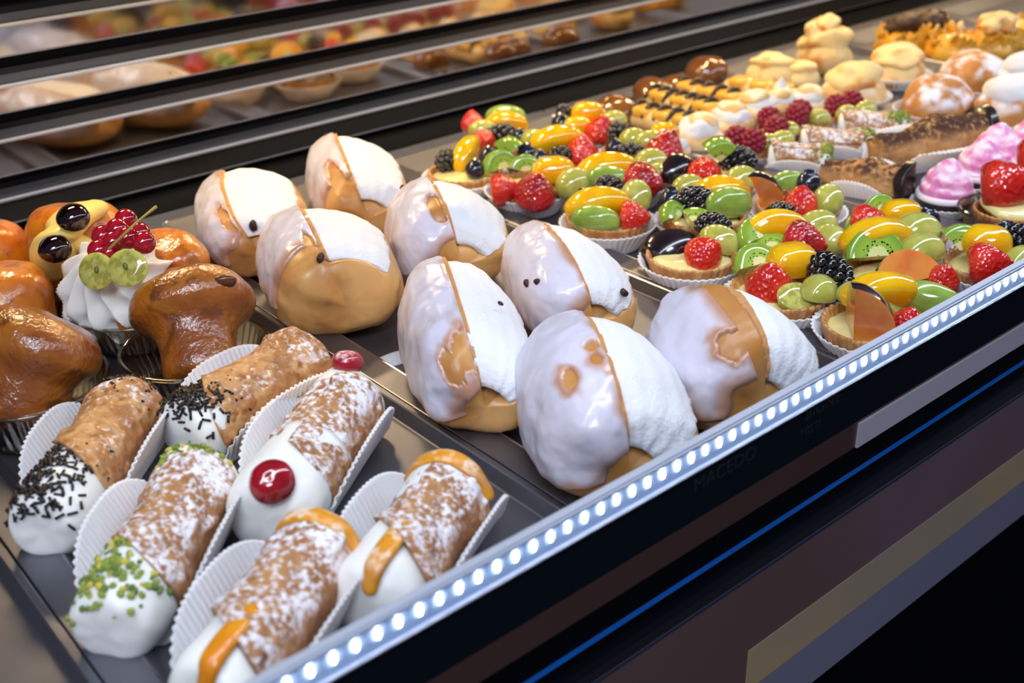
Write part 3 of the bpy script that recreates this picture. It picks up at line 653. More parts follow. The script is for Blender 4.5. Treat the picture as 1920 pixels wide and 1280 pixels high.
baba('large plain brown baba in a pleated clear cup at the left edge', 62, 735, [(0.0, -.034), (.02, -.034), (.0285, -.026), (.030, -.012), (.031, .0), (.036, .008), (.041, .016), (.040, .026), (.030, .035), (.016, .039), (0.0, .040)], math.radians(-38), math.radians(-75), .037, M['baba'], 52, (.037, .045, .032), (1, .92), (0, 0), .07)
ro, P5 = baba('orange-glazed baba at the left edge with white cream at its side', 12, 600, [(0.0, -.03), (.022, -.03), (.032, -.02), (.035, -.004), (.037, .010), (.033, .024), (.02, .033), (0, .035)], math.radians(-14), 0, .031, M['baba_orange'], 53, (.035, .043, .026), amp=.06)
B = ball(40, 24) * np.array([.013, .013, .015]); B = B * (1 + .10 * np.sin(np.arctan2(B[..., 1], B[..., 0]) * 6 + B[..., 2] * 300))[..., None]
ob('cream_swirl', capped(B, 'cream_swirl', M['cream']), ro, (-.020, -.020, .036))
baba('orange-glazed baba peeping in at the far left, behind the creamy one', -18, 500, [(0.0, -.028), (.022, -.028), (.032, -.018), (.034, -.002), (.034, .010), (.028, .024), (.016, .031), (0, .033)], math.radians(-8), 0, .029, M['baba_orange'], 54, (.034, .042, .026))
# baba with yellow cream and two black cherries
ry, Py = baba('orange baba with yellow cream and two black cherries', 150, 500, [(0.0, -.026), (.024, -.026), (.034, -.016), (.0365, .0), (.0375, .016), (.034, .034), (.022, .045), (0, .047)], math.radians(-12), math.radians(-40), .028, M['baba_orange'], 55, (.034, .0425, .028), (1.05, .9), amp=.06)
wy = AT(150, 500, .015); 
def loc(root, px, py, z):
    p = AT(px, py, z + FLOOR); return np.array([p[0] - root.location[0], p[1] - root.location[1], z])
path = [loc(ry, 176, 392, .074), loc(ry, 140, 408, .076), loc(ry, 112, 440, .070), loc(ry, 100, 470, .058), loc(ry, 92, 505, .040)]
ob('yellow_cream', capped(tube(path, [.0115, .0155, .0165, .0165, .0125], 28, 40, flat=.62, up=(.3, .3, .9)), 'yellow_cream', M['yellowcream']), ry)
ob('yellow_cream', capped(tube([loc(ry, 125, 455, .060), loc(ry, 148, 460, .055), loc(ry, 158, 475, .045)], [.012, .012, .009], 24, 20, flat=.7, up=(.3, .3, .9)), 'yellow_cream', M['yellowcream']), ry)
for cx, cy, cz in ((137, 408, .0855), (103, 466, .0665)):
    B = ball(32, 20) * np.array([.0118, .0118, .0102]); o = ob('black_cherry', capped(B * (1 + .04 * fbm(B, 90, 5)[..., None]), 'black_cherry', M['amarena']), ry, tuple(loc(ry, cx, cy, cz)))
# baba split open with whipped cream, red currants and grape halves
rw, Pw = baba('orange baba with whipped cream, red currants and two grape halves', 255, 575, [(0.0, -.026), (.026, -.026), (.036, -.016), (.039, .0), (.040, .012), (.036, .022), (.022, .026), (0, .024)], math.radians(-4), math.radians(-40), .027, M['baba_orange'], 56, (.036, .044, .028), (1.06, .95), amp=.05)
ob('cake_lid', capped(baba_body([(0, -.012), (.018, -.012), (.027, -.004), (.029, .006), (.022, .018), (0, .023)], math.radians(20), math.radians(-60), (1.1, .8), 57), 'cake_lid', M['baba_orange']), rw, tuple(loc(rw, 318, 492, .044)))
def swirl(px, py, z, R0, H, seed, tiltx, yaw, lobes=9):
    t = np.linspace(0, 1, 64)[:, None]; u = np.linspace(0, 2 * np.pi, 200, endpoint=False)[None]
    prof = R0 * np.sqrt(np.clip(1 - (np.abs(t * 1.25 - .28) / .98) ** 2.2, 0.0005, 1)) 
    layer = 1 + .05 * np.sin(t * 17 + u)
    rad = prof * layer * (1 + .13 * (1 - 2 * np.abs(np.cos((u * lobes + t * 10) / 2)) ** .8) * np.sin(np.pi * np.clip(t, .02, .98)) ** .4) 
    P = np.stack([rad * np.cos(u), rad * np.sin(u), H * t + 0 * u], -1); P = P * (1 + .012 * fbm(P, 60, seed)[..., None])
    E_ = np.array(Matrix.Rotation(yaw, 3, 'Z') @ Matrix.Rotation(tiltx, 3, 'X')); return P @ E_.T
ob('whipped_cream', capped(swirl(0, 0, 0, .0375, .050, 7, math.radians(34), math.radians(-40), 12), 'whipped_cream', M['softcream']), rw, tuple(loc(rw, 236, 560, .031)))
cur = [(x, y, z + .009) for x, y, z in ((236, 412, .086), (220, 430, .084), (240, 446, .084), (193, 443, .079), (262, 438, .084), (270, 455, .081), (186, 470, .074), (206, 474, .072), (213, 454, .078))]
B = ball(24, 16) * .0078; cme = capped(B, 'red_currant', M['currant'])
for x, y, z in cur: ob('red_currant', cme, rw, tuple(loc(rw, x, y, z)))
ob('currant_stalk', capped(tube([loc(rw, 205, 466, .092), loc(rw, 240, 432, .103), loc(rw, 262, 412, .106), loc(rw, 292, 388, .107)], [.0009, .0009, .0008, .0012], 8, 20), 'currant_stalk', M['stem']), rw)
def cutgrape(a, b, c):
    # half a grape: domed skin behind a flat cut face
    v = np.linspace(.04, np.pi / 2, 14)[:, None]; u = np.linspace(0, 2 * np.pi, 40, endpoint=False)
    D = np.stack([a * np.sin(v) * np.cos(u), b * np.sin(v) * np.sin(u), -c * np.cos(v) + 0 * u], -1)
    rimr = np.stack([a * .97 * np.cos(u), b * .97 * np.sin(u), 0 * u + .0006], -1)[None]; f2 = np.stack([a * .4 * np.cos(u), b * .4 * np.sin(u), 0 * u + .0004], -1)[None]
    P = np.concatenate([D, rimr, f2]); nv, nu = P.shape[:2]; V = np.concatenate([P.reshape(-1, 3), P[0].mean(0)[None], P[-1].mean(0)[None]]); F = gfaces(nu, nv); n = nu * nv; mi = [0] * (nu * (nv - 2)) + [1] * nu
    for i in range(nu): F += [[n, (i + 1) % nu, i], [n + 1, (nv - 1) * nu + i, (nv - 1) * nu + (i + 1) % nu]]; mi += [0, 1]
    return mesh('grape_half', V, F, [M['grape'], M['grape_cut']], mi=mi)
gh = cutgrape(.0135, .0125, .009); seedme = mesh('grape_seed', ICO2[0] * np.array([.0016, .0026, .0012]), ICO2[1], M['seed'])
for x, y, z, ry_ in ((180, 508, .0745, -.32), (239, 502, .0795, -.05)):
    o = ob('grape_half', gh, rw, tuple(loc(rw, x, y, z)), (math.radians(62), 0, math.radians(-38) + ry_))
    ob('grape_seed', seedme, o, (.001 if x < 200 else -.001, .001, .0012), (0, 0, .2))

# ------------------------------------------------------------------ fruit pieces (shared meshes)
def fr_straw(seed, m):
    t = np.linspace(0, 1, 30)[:, None]; u = np.linspace(0, 2 * np.pi, 40, endpoint=False)
    r = .0150 * np.sin(np.pi * np.clip(t * .93 + .07, 0, 1) ** .62) ** .72; r = np.where(t < .02, r * .6, r); z = -.011 + .027 * t
    P = np.stack([r * np.cos(u), r * np.sin(u), z + 0 * u], -1); P = P * (1 + .05 * fbm(P, 60, seed)[..., None]); return capped(P, 'strawberry', M[m])
def fr_dome(a, b, c, m, seed, name, amp=.03, p=1.0, flatb=-.35):
    P = ball(44, 26); P = np.sign(P) * np.abs(P) ** p; P = P * np.array([a, b, c]); P = P * (1 + amp * fbm(P, 60, seed)[..., None]); P[..., 2] = np.maximum(P[..., 2], flatb * c); return capped(P, name, M[m])
def fr_peach(seed):
    # thick crescent: arched along x, pointed towards its ends, flat below
    t = np.linspace(-1, 1, 34); pts = []; u = np.linspace(0, 2 * np.pi, 28, endpoint=False); R = []
    for s in t:
        k = math.sqrt(max(1 - abs(s) ** 2.2, .002)); cx = .0215 * math.sin(s * 1.12) / math.sin(1.12); cz = .0165 * math.cos(s * 1.12) - .0115
        k = k ** .8; wy, wz = .0098 * k + .0004, .0112 * k + .0004
        yy = wy * np.sign(np.cos(u)) * np.abs(np.cos(u)) ** .8; zz = wz * np.sign(np.sin(u)) * np.abs(np.sin(u)) ** .8
        R.append(np.stack([cx - zz * math.sin(s * 1.12) * -1 * .9, yy, cz + zz * math.cos(s * 1.12)], -1))
    P = np.array(R); P = P * (1 + .03 * fbm(P, 60, seed)[..., None]); return capped(P, 'peach_slice', M['mango'])
def fr_wedge(R, al, seed, name, flesh='nect', skin='plumskin', len_=1.12):
    # wedge of a round fruit: skin outside, two flat flesh faces meeting in an inner edge along x
    ph = np.linspace(-al / 2, al / 2, 13); th = np.linspace(.03, np.pi - .03, 30)
    S = np.stack([np.stack([-R * len_ * np.cos(th), R * np.sin(th) * math.sin(p), R * np.sin(th) * math.cos(p)], -1) for p in ph], 1)   # (th,ph,3)
    S = S * (1 + .02 * fbm(S, 60, seed)[..., None]); inner = np.stack([-R * len_ * .92 * np.cos(th), 0 * th, R * .10 + 0 * th], -1)[:, None]
    q = 5
    side1 = np.stack([inner[:, 0] * (1 - k) + S[:, 0] * k + 0 for k in np.linspace(0, 1, q)[:-1]], 1); side2 = np.stack([S[:, -1] * (1 - k) + inner[:, 0] * k for k in np.linspace(0, 1, q)[1:-1]], 1)
    G = np.concatenate([side1, S, side2], 1); nv, nu = G.shape[:2]
    F = gfaces(nu, nv); n = nv * nu; V = np.concatenate([G.reshape(-1, 3), G[0].mean(0)[None], G[-1].mean(0)[None]])
    mi = [1 if (q - 1) <= (f[0] % nu) < (q - 1) + len(ph) - 1 else 0 for f in F]
    for i in range(nu): F += [[n, (i + 1) % nu, i], [n + 1, (nv - 1) * nu + i, (nv - 1) * nu + (i + 1) % nu]]; mi += [0, 0]
    V[:, 2] -= R * .55
    me = mesh(name, V, F, [M[flesh], M[skin]], mi=mi, smooth=True)
    if hasattr(me, 'set_sharp_from_angle'): me.set_sharp_from_angle(angle=math.radians(42))
    return me
def fr_kiwi(R, th, al, seed, m='kiwi'):
    # part of a round slice: axis along y, centre of the fruit at the origin
    a = np.linspace(math.pi / 2 - al / 2, math.pi / 2 + al / 2, 26); rows = []
    prof = [(.04, -.5), (.35, -.5), (.7, -.5), (.92, -.48), (1.0, -.36), (1.0, .36), (.92, .48), (.7, .5), (.35, .5), (.04, .5)]
    G = np.array([[(R * r * math.cos(x), th * y, R * r * math.sin(x)) for r, y in prof] for x in a]); G = G * (1 + .02 * fbm(G, 70, seed)[..., None])
    me = capped(G, 'kiwi_slice', M[m]); 
    if hasattr(me, 'set_sharp_from_angle'): me.set_sharp_from_angle(angle=math.radians(50))
    return me
def fr_berry(L, W, n, r, seed, m, name):
    rng = np.random.RandomState(seed); pts = []; k = 0
    for i in range(n):
        z = 1 - 2 * (i + .5) / n; a = i * 2.399963; s = math.sqrt(1 - z * z); pts.append((z * L, s * math.cos(a) * W, s * math.sin(a) * W))
    xf = []
    for p in pts:
        s = r * rng.uniform(.9, 1.12); Mx = np.eye(4); Mx[:3, :3] *= s; Mx[:3, 3] = p; xf.append(Mx)
    core = np.diag([L * .98, W * .98, W * .98, 1.0]); return joined(name, ICO2, xf + [core], M[m])
def fr_blue():
    prof = [(0, -.0082)] + [(.0084 * math.cos(a), .0082 * math.sin(a)) for a in np.linspace(-1.4, 1.12, 18)] + [(.0036, .0086), (.0028, .0070), (0, .0066)]
    def fn(r, z, T): return r * (1 + .10 * (z > .0075) * np.sin(T * 5)), z
    return capped(lathe(np.maximum(prof, [[1e-5, -1]]), 30, fn), 'blueberry', M['blueb'])
FR = dict(s=[fr_straw(1, 'straw'), fr_straw(2, 'straw')], S=[fr_straw(3, 'straw_dark')], g=[fr_dome(.0155, .0115, .0115, 'grape', 5, 'green_grape', .02), fr_dome(.0145, .0118, .012, 'grape', 6, 'green_grape', .02)],
          G=[cutgrape(.0165, .0115, .010)], m=[fr_peach(7), fr_peach(8)], M=[fr_dome(.0165, .0125, .0125, 'mango', 9, 'peach_slice', .05, .85)], n=[fr_wedge(.0215, math.radians(62), 10, 'nectarine_wedge')], N=[fr_wedge(.021, math.radians(104), 11, 'plum_wedge')],
          k=[fr_kiwi(.0195, .0125, math.pi, 12), fr_kiwi(.0195, .0125, math.pi * .8, 13)], q=[fr_kiwi(.019, .016, math.pi * .55, 14)], K=[fr_dome(.0205, .0105, .0135, 'kiwi_g', 15, 'kiwi_slice', .04, .9)],
          b=[fr_berry(.0128, .0088, 44, .0033, 16, 'blackb', 'blackberry'), fr_berry(.0115, .009, 42, .0034, 17, 'blackb', 'blackberry')], u=[fr_blue()], r=[fr_berry(.0085, .0082, 52, .0024, 18, 'raspb', 'raspberry')])
FN = dict(s='strawberry', S='strawberry', g='green_grape', G='grape_half', m='peach_slice', M='peach_slice', n='nectarine_wedge', N='plum_wedge', k='kiwi_slice', q='kiwi_slice', K='kiwi_slice', b='blackberry', u='blueberry', r='raspberry')
BYAW = math.radians(-40)
cnt = {}
def fruit(root, kind, px, py, zh, s=1.0, yaw=0, tilt=0, roll=0):
    p = AT(px, py, FLOOR + zh); L = FR[kind]; cnt[kind] = cnt.get(kind, 0) + 1; me = L[cnt[kind] % len(L)]
    Rm = Matrix.Rotation(BYAW + math.radians(yaw), 3, 'Z') @ Matrix.Rotation(math.radians(tilt), 3, 'X') @ Matrix.Rotation(math.radians(roll), 3, 'Y')
    o = ob(FN[kind], me, root, (p[0] - root.location[0], p[1] - root.location[1], zh), Rm.to_euler(), (s, s, s)); return o
# ------------------------------------------------------------------ fruit tarts
def crust_mesh(Rr, h):
    n = 180
    prof = smoothprof([(Rr * .74, 0.0), (Rr * .80, .0006), (Rr * .88, h * .45), (Rr * .97, h * .88), (Rr * 1.0, h), (Rr * .965, h * 1.06), (Rr * .90, h * .98), (Rr * .86, h * .72), (Rr * .80, h * .62)], 34)
    def fn(r, z, T):
        k = sst(.001, h * .3, z) * sst(Rr * .84, Rr * .9, r); return r * (1 + .022 * k * np.cos(T * 34)), z + .0006 * k * sst(h * .9, h, z) * np.cos(T * 34)
    P = lathe(prof, n, fn); P = P * (1 + .01 * fbm(P, 80, 3)[..., None]); return capped(P, 'tart_crust', M['crust'])
def papercup_mesh(r0, r1, h, npl=46, amp=.028, m='paper'):
    n = npl * 6
    def fn(r, z, T):
        k = sst(.0005, h * .5, z); return r * (1 + amp * k * (2 / np.pi) * np.arcsin(np.sin(T * npl))), z
    pr = [(r0 * .3, .0003), (r0 * .96, .0003), (r0, .0009)] + [(r0 + (r1 - r0) * t ** 1.1, .0009 + (h - .0009) * t) for t in np.linspace(.12, 1, 9)]
    P = lathe(pr, n, fn); G = np.concatenate([P, P[::-1] * np.array([.992, .992, 1]) + np.array([0, 0, .00025])]); return capped(G, 'paper_case', M[m])
CR, CH = .0352, .0235
crust_me = crust_mesh(CR, CH); pc_me = papercup_mesh(.0285, .0412, .0205)
cus = [capped(np.concatenate([(lambda P: P)(lathe([(.0005, CH * .4)], 48)), (lambda P: P + np.array([0, 0, 1]) * (.0014 * fbm(P, 70, sd))[..., None])(lathe(smoothprof([(.031, CH * .60), (.0312, CH * .80), (.026, CH * .93), (.014, CH * 1.03), (.0004, CH * 1.06)], 16), 48))]), 'custard', M['custard']) for sd in (1, 2)]
def tart(label, px, py, fruits, k=0):
    p = AT(px, py, FLOOR + CH); root = thing('fruit_tart', label, 'tart', (p[0], p[1], FLOOR), (0, 0, 0), 'glazed fruit tarts in paper cases')
    ob('paper_case', pc_me, root, (0, 0, 0), (0, 0, k * .7)); ob('tart_crust', crust_me, root, (0, 0, .0006), (0, 0, k * 1.3)); ob('custard', cus[k % 2], root, (0, 0, .0004), (0, 0, k))
    for f in fruits: fruit(root, *f)
    return root
TARTS = [
 ('fruit tart with arched peach slice and green kiwi wedge, left edge of tray', 1140, 408, [('m', 1122, 388, .033, 1.15, 8, 25, 0), ('K', 1116, 414, .029, 1.0, -14, 20, 0), ('s', 1187, 407, .030, .95, 0, 70, 80), ('g', 1192, 370, .035, 1.15, 80, 0, -35), ('b', 1140, 352, .034, 1.0, 10, 0, 0), ('u', 1092, 372, .034, .95)]),
 ('fruit tart with a dark plum skin wedge and a halved strawberry', 1297, 478, [('N', 1262, 472, .022, 1.1, 4, 60, 0), ('s', 1322, 476, .030, 1.05, 15, 40, 25), ('g', 1350, 452, .030, 1.1, -20, 0, 20), ('b', 1338, 424, .036, 1.0, -15, 0, 10)]),
 ('fruit tart with two strawberries side by side at its front left', 992, 346, [('s', 944, 356, .028, 1.0, 20, 80, 70), ('S', 1003, 358, .030, 1.25, 0, 20, 10), ('M', 1037, 324, .034, 1.2, 0, 0, 0), ('g', 1075, 345, .032, 1.2, 30, 0, -20), ('k', 985, 322, .034, .8, 10, -20, 0)]),
 ('fruit tart at the rear left with two blueberries and an upright peach slice', 872, 322, [('b', 840, 302, .031, 1.0, 60, 0, 0), ('m', 876, 292, .033, 1.0, 70, 0, -20), ('u', 891, 318, .031, 1.15), ('u', 916, 294, .036, 1.15), ('k', 938, 316, .030, .9, 35, -15, 0), ('q', 955, 290, .034, .9, -30, 0, 0)]),
 ('fruit tart at the back with an orange strawberry tip and a kiwi slice standing up', 940, 268, [('s', 886, 229, .044, .85, 0, 0, 0), ('g', 903, 243, .040, .9, 10, 0, 0), ('K', 948, 222, .040, 1.05, 0, 20, 0), ('m', 948, 236, .036, .95, -5, 15, 0), ('b', 941, 254, .036, 1.1, 20, 0, 0), ('s', 910, 265, .034, .85, 10, 60, 20), ('u', 975, 256, .036, .9)]),
 ('fruit tart with a long peach slice and bright strawberry, behind the two-strawberry one', 1050, 290, [('m', 1045, 268, .036, 1.15, 18, 25, 0), ('s', 1091, 284, .032, 1.15, 0, 0, 5), ('b', 1052, 294, .030, .95, 20, 0, 0), ('g', 1003, 264, .036, 1.0, -10, 0, 0), ('u', 988, 288, .034, 1.15), ('u', 1012, 297, .032, 1.0)]),
 ('fruit tart at the rear edge topped by a round yellow peach piece', 1095, 246, [('M', 1101, 214, .040, 1.05, 0, 0, 0), ('b', 1060, 210, .040, .75, 40, 0, 30), ('u', 1052, 232, .037, 1.2), ('M', 1080, 240, .033, .95, 10, 0, 0), ('s', 1126, 243, .034, 1.05, 10, 10, 10), ('g', 1150, 226, .034, .95, 10, 0, 0)]),
 ('fruit tart with a pointed dark strawberry and blackberry, beside the cream puffs', 1195, 284, [('b', 1160, 250, .038, 1.0, 60, 0, 40), ('g', 1188, 262, .036, 1.0, 0, 0, 0), ('g', 1216, 266, .036, 1.0, 10, 0, 0), ('S', 1248, 278, .036, 1.25, 0, -10, 20), ('u', 1152, 278, .034, 1.1), ('b', 1182, 288, .032, .95, 0, 0, 0), ('M', 1245, 250, .034, .9, 0, 0, 0)]),
 ('fruit tart with a cut strawberry half over kiwi and peach, middle of the tray', 1175, 334, [('m', 1140, 320, .036, 1.15, 5, 30, 0), ('K', 1140, 340, .034, 1.05, -12, 10, 0), ('S', 1207, 342, .034, 1.25, -10, 75, 60), ('g', 1220, 306, .036, 1.15, 10, 0, 0), ('g', 1232, 328, .030, 1.0, 40, 0, 0)]),
 ('fruit tart with a big blackberry, blueberry and a bright green kiwi wedge', 1318, 404, [('u', 1259, 374, .034, 1.2), ('b', 1303, 380, .036, 1.25, 10, 0, 0), ('m', 1352, 362, .036, 1.0, -10, 25, 0), ('K', 1366, 384, .034, 1.15, 28, 15, 10), ('k', 1268, 412, .030, .85, 60, -40, 0), ('q', 1300, 425, .030, .85, -30, -60, 0)]),
 ('fruit tart with black plum shards and a strawberry, behind the blackberry one', 1345, 332, [('N', 1278, 316, .036, .95, 40, 50, 0), ('s', 1324, 327, .034, 1.1, 5, 65, 20), ('q', 1345, 296, .042, 1.0, 10, 10, 0), ('b', 1383, 300, .038, 1.2, 0, 0, 10), ('g', 1390, 338, .032, 1.1, 10, 0, 0), ('s', 1352, 344, .030, .7, 0, 30, 40), ('g', 1290, 350, .030, 1.0, 20, 0, 0)]),
 ('fruit tart with a tall pointed nectarine wedge and one shiny blueberry', 1497, 386, [('n', 1442, 358, .038, 1.05, 14, 12, 62), ('s', 1502, 380, .034, 1.05, 0, 10, 0), ('u', 1516, 343, .042, 1.25), ('K', 1478, 342, .036, .75, 10, 0, 0), ('g', 1552, 377, .034, 1.1, 60, 0, -30), ('b', 1463, 404, .029, 1.0, 10, 0, 0)]),
 ('fruit tart with a flat yellow peach slice over seeded kiwi', 1482, 462, [('m', 1457, 431, .036, 1.0, 0, -35, 0), ('k', 1425, 452, .030, 1.0, 40, -55, 0), ('S', 1506, 456, .034, 1.2, -15, 80, 75), ('g', 1532, 424, .034, 1.15, 20, 0, 0), ('g', 1556, 452, .029, 1.1, -50, 0, 0), ('k', 1447, 470, .026, .8, -10, -60, 0)]),
 ('fruit tart with a big strawberry, long blackberry and two cut grapes at the tray edge', 1462, 546, [('s', 1442, 530, .032, 1.15, 5, 15, -5), ('M', 1482, 492, .038, 1.15, 15, 10, 0), ('k', 1420, 502, .030, .95, 25, -50, 0), ('G', 1498, 556, .030, 1.0, 8, 35, 10), ('g', 1535, 548, .029, 1.15, 62, 0, 15), ('b', 1558, 518, .034, 1.3, -48, 0, 30), ('u', 1530, 490, .036, .9)]),
 ('fruit tart with a glossy strawberry and smooth whole grape, beside the pink meringues', 1690, 436, [('s', 1628, 420, .034, 1.1, 0, 60, 60), ('M', 1687, 403, .040, 1.0, 0, 0, 0), ('g', 1718, 437, .036, 1.35, 5, 0, 0), ('u', 1738, 412, .038, 1.2), ('k', 1650, 396, .034, .7, 10, -30, 0), ('K', 1600, 422, .028, .6, 60, 0, 0)]),
 ('fruit tart with a long nectarine wedge, kiwi strip and arched peach slice', 1678, 512, [('m', 1640, 452, .038, 1.2, 14, 20, 0), ('k', 1640, 484, .032, 1.15, 6, -35, 0), ('n', 1690, 508, .034, 1.2, 20, -70, 0), ('g', 1728, 472, .034, 1.2, 20, 0, 0), ('s', 1765, 524, .027, .9, 0, 20, 0), ('g', 1710, 470, .032, 1.0, 0, 0, 0)]),
 ('fruit tart at the right edge of the photo with a strawberry beside kiwi', 1862, 494, [('M', 1848, 456, .038, 1.1, -25, 10, 0), ('s', 1850, 497, .034, 1.15, 10, 65, 60), ('q', 1800, 470, .030, 1.05, -20, -20, 0), ('b', 1912, 450, .036, 1.1, 10, 0, 0), ('u', 1885, 438, .038, 1.1), ('g', 1915, 492, .030, 1.1, 40, 0, 0)]),
 ('front fruit tart with a large nectarine wedge at the light strip', 1640, 606, [('m', 1652, 556, .038, 1.12, 4, 15, 0), ('N', 1628, 598, .034, 1.35, 30, 5, 80), ('G', 1690, 566, .036, 1.0, 30, 55, 10), ('K', 1742, 566, .034, 1.1, -24, 25, 10), ('s', 1702, 606, .030, .85, 0, 10, 0), ('g', 1600, 552, .034, .8, 0, 0, 0)]),
]
for k, t in enumerate(TARTS): tart(*t, k=k)

# ------------------------------------------------------------------ the farther trays
def lump(a, b, c, m, seed, amp=.08, f=40, n=48, name='lump', zmin=None, ridges=0):
    P = ball(n, 32) * np.array([a, b, c]); k = 1 + amp * fbm(P, f, seed)[..., None]
    if ridges: k = k * (1 + .13 * np.sin(P[..., 2] * ridges + P[..., 0] * 60 + 2 * vn(P, 40, seed)))[..., None]
    P = P * k
    P[..., 2] = np.maximum(P[..., 2], -c * .75) + c * .75; return capped(P, name, m)
def at_floor(px, py, zc): 
    p = AT(px, py, FLOOR + zc); return (p[0], p[1], FLOOR)
sp_me = papercup_mesh(.018, .027, .012, 36)
# raspberry tartlets
for lab, px, py, rs, gs in [('raspberry tartlet nearest the fruit tarts, with two raspberries', 1402, 284, [(1381, 259), (1412, 264)], [(1436, 268)]), ('raspberry tartlet second in its row', 1458, 258, [(1442, 222), (1456, 240)], [(1478, 246), (1466, 262)]),
                            ('raspberry tartlet third in its row, below the pale cream puffs', 1518, 236, [(1500, 208), (1494, 216)], [(1536, 222)]), ('raspberry tartlet farthest back, beside the tray divider', 1600, 220, [(1568, 198), (1596, 191)], [(1622, 206), (1588, 214)])]:
    p = at_floor(px, py, .012); root = thing('raspberry_tartlet', lab, 'tartlet', p, (0, 0, 0), 'raspberry tartlets')
    ob('tart_crust', crust_me, root, (0, 0, .0004), (0, 0, 0), (.66, .66, .8)); ob('custard', cus[0], root, (0, 0, 0), (0, 0, 0), (.66, .66, .85)); ob('paper_case', sp_me, root)
    for x, y in rs: fruit(root, 'r', x, y, .029, 1.25, 0, 0, 20)
    for x, y in gs: fruit(root, 'g', x, y, .024, .85, 10, 0, 0)
# small sugared cannoli with pistachio ends
for k, (lab, f, b) in enumerate([('small sugared cannolo with pistachio end beside the tray edge', (1560, 300), (1440, 292)), ('small sugared cannolo in the middle of its row, pistachio at the end', (1640, 272), (1500, 266)), ('small sugared cannolo at the back of its row with bright pistachio', (1700, 240), (1570, 232))]):
    cannolo(lab, f, b, .006, .006, .0145, 60 + k, 'pistachio', None, 'shell_sugar', front=.12, backc=.08, roll=90 + 40 * k, paper=(1.0, .030, .036), slantf=.006, slantb=.006)
# cocoa rolls dipped in dark chocolate
for k, (lab, f, b, s) in enumerate([('cocoa-dusted roll at the tray edge with a dark chocolate end', (1702, 352), (1545, 326), 1.0), ('large cocoa-dusted roll behind, running back to the powdered buns', (1840, 262), (1640, 296), 1.25)]):
    A_, B_ = AT(*f, FLOOR + .018), AT(*b, FLOOR + .018); d = B_ - A_; L = np.linalg.norm(d); c = (A_ + B_) / 2
    root = thing('cocoa_roll', lab, 'pastry roll', (c[0], c[1], FLOOR), (0, 0, math.atan2(-d[0], d[1])), 'cocoa-dusted rolls')
    t = np.linspace(-1, 1, 40); R_ = .019 * s * (1 - .35 * np.clip((t + .2), 0, 1)) * (.9 + .1 * np.cos(t * 5))
    u = np.linspace(0, 2 * np.pi, 56, endpoint=False); P = np.stack([R_[:, None] * np.cos(u) * 1.0, L / 2 * t[:, None] + 0 * u, R_[:, None] * np.sin(u) * 1.1 + .020 * s], -1)
    P = P + .0016 * fbm(P, 120, k + 3)[..., None]; P[..., 2] = np.maximum(P[..., 2], .0015); ob('sponge', capped(P, 'sponge', M['cocoa']), root)
    R2 = .0195 * s * np.concatenate([np.linspace(.3, 1.02, 5), np.linspace(1.03, 1.0, 8)]); y2 = -L / 2 - .002 + np.concatenate([np.linspace(-.002, .0, 5), np.linspace(.001, .009, 8)])
    P = np.stack([R2[:, None] * np.cos(u), y2[:, None] + .002 * np.sin(u * 3), R2[:, None] * np.sin(u) * 1.1 + .020 * s], -1); P[..., 2] = np.maximum(P[..., 2], .001); ob('chocolate_end', capped(P, 'chocolate_end', M['darkchoc']), root, (0, 0, 0))
    nw, ns = 90, 31; w_ = np.linspace(-1, 1, nw)[:, None]; s_ = np.linspace(-1, 1, ns)[None]; e = .034 * s * np.sqrt(np.clip(1 - np.abs(w_) ** 2.5, 0, 1)) + .003
    X = s_ * e; Z = .02 * np.clip((np.abs(X) - .014) / .018, 0, 1.3) ** 1.4 + .0004 + .0007 * np.sin(w_ * 80) * sst(.4, .8, np.abs(s_)); ob('paper_case', sheet('paper_case', np.stack([X, w_ * L * .52 + 0 * s_, np.maximum(Z, .0003)], -1), .0003, M['paper']), root)
# pink meringues on chocolate cups in frilled paper
pm = []
t = np.linspace(0, 1, 40)[:, None]; u = np.linspace(0, 2 * np.pi, 64, endpoint=False)
r = .0235 * np.interp(t, [0, .04, .1, .3, .55, .8, .95, 1], [.90, .98, 1.0, .93, .74, .44, .16, .01]); P = np.stack([r * np.cos(u), r * np.sin(u), .034 * t + 0 * u], -1); P = P * (1 + .035 * np.sin(t * 22 + u)[..., None] * (1 - t)[..., None] + .05 * fbm(P, 60, 4)[..., None]); pink_me = capped(P, 'meringue', M['pink'])
P = lathe(smoothprof([(.0225, 0), (.0246, .001), (.0252, .0032), (.0240, .0058), (.0222, .0058)], 14), 48); P = P * (1 + .02 * fbm(P, 70, 6)[..., None]); brim_me = capped(P, 'meringue_brim', M['pinkwhite'])
cupc_me = capped(lathe([(.0170, 0.001), (.0215, .0015), (.0238, .013), (.0238, .0145), (.020, .0145)], 48), 'chocolate_base', M['darkchoc'])
pp_me = papercup_mesh(.0215, .0295, .011, 34, .045)
for lab, px, py, sc_ in [('pink meringue nearest the fruit tarts, in front of its row', 1772, 372, 1.0), ('pink meringue with a pointed tip, second in its row', 1838, 332, 1.0), ('pink meringue third in its row, beside the cocoa roll', 1866, 300, 1.0), ('pink meringue half cut off by the right edge of the photo', 1930, 286, 1.0), ('pink meringue whose base alone shows at the right edge, above the strawberry', 1945, 322, .95)]:
    root = thing('pink_meringue', lab, 'meringue', at_floor(px, py, .013), (0, 0, px), 'pink meringues')
    ob('paper_case', pp_me, root); ob('chocolate_base', cupc_me, root, (0, 0, .0006)); ob('meringue_brim', brim_me, root, (0, 0, .014)); ob('meringue', pink_me, root, (0, 0, .0175), (0, 0, 0), (1, 1, sc_))
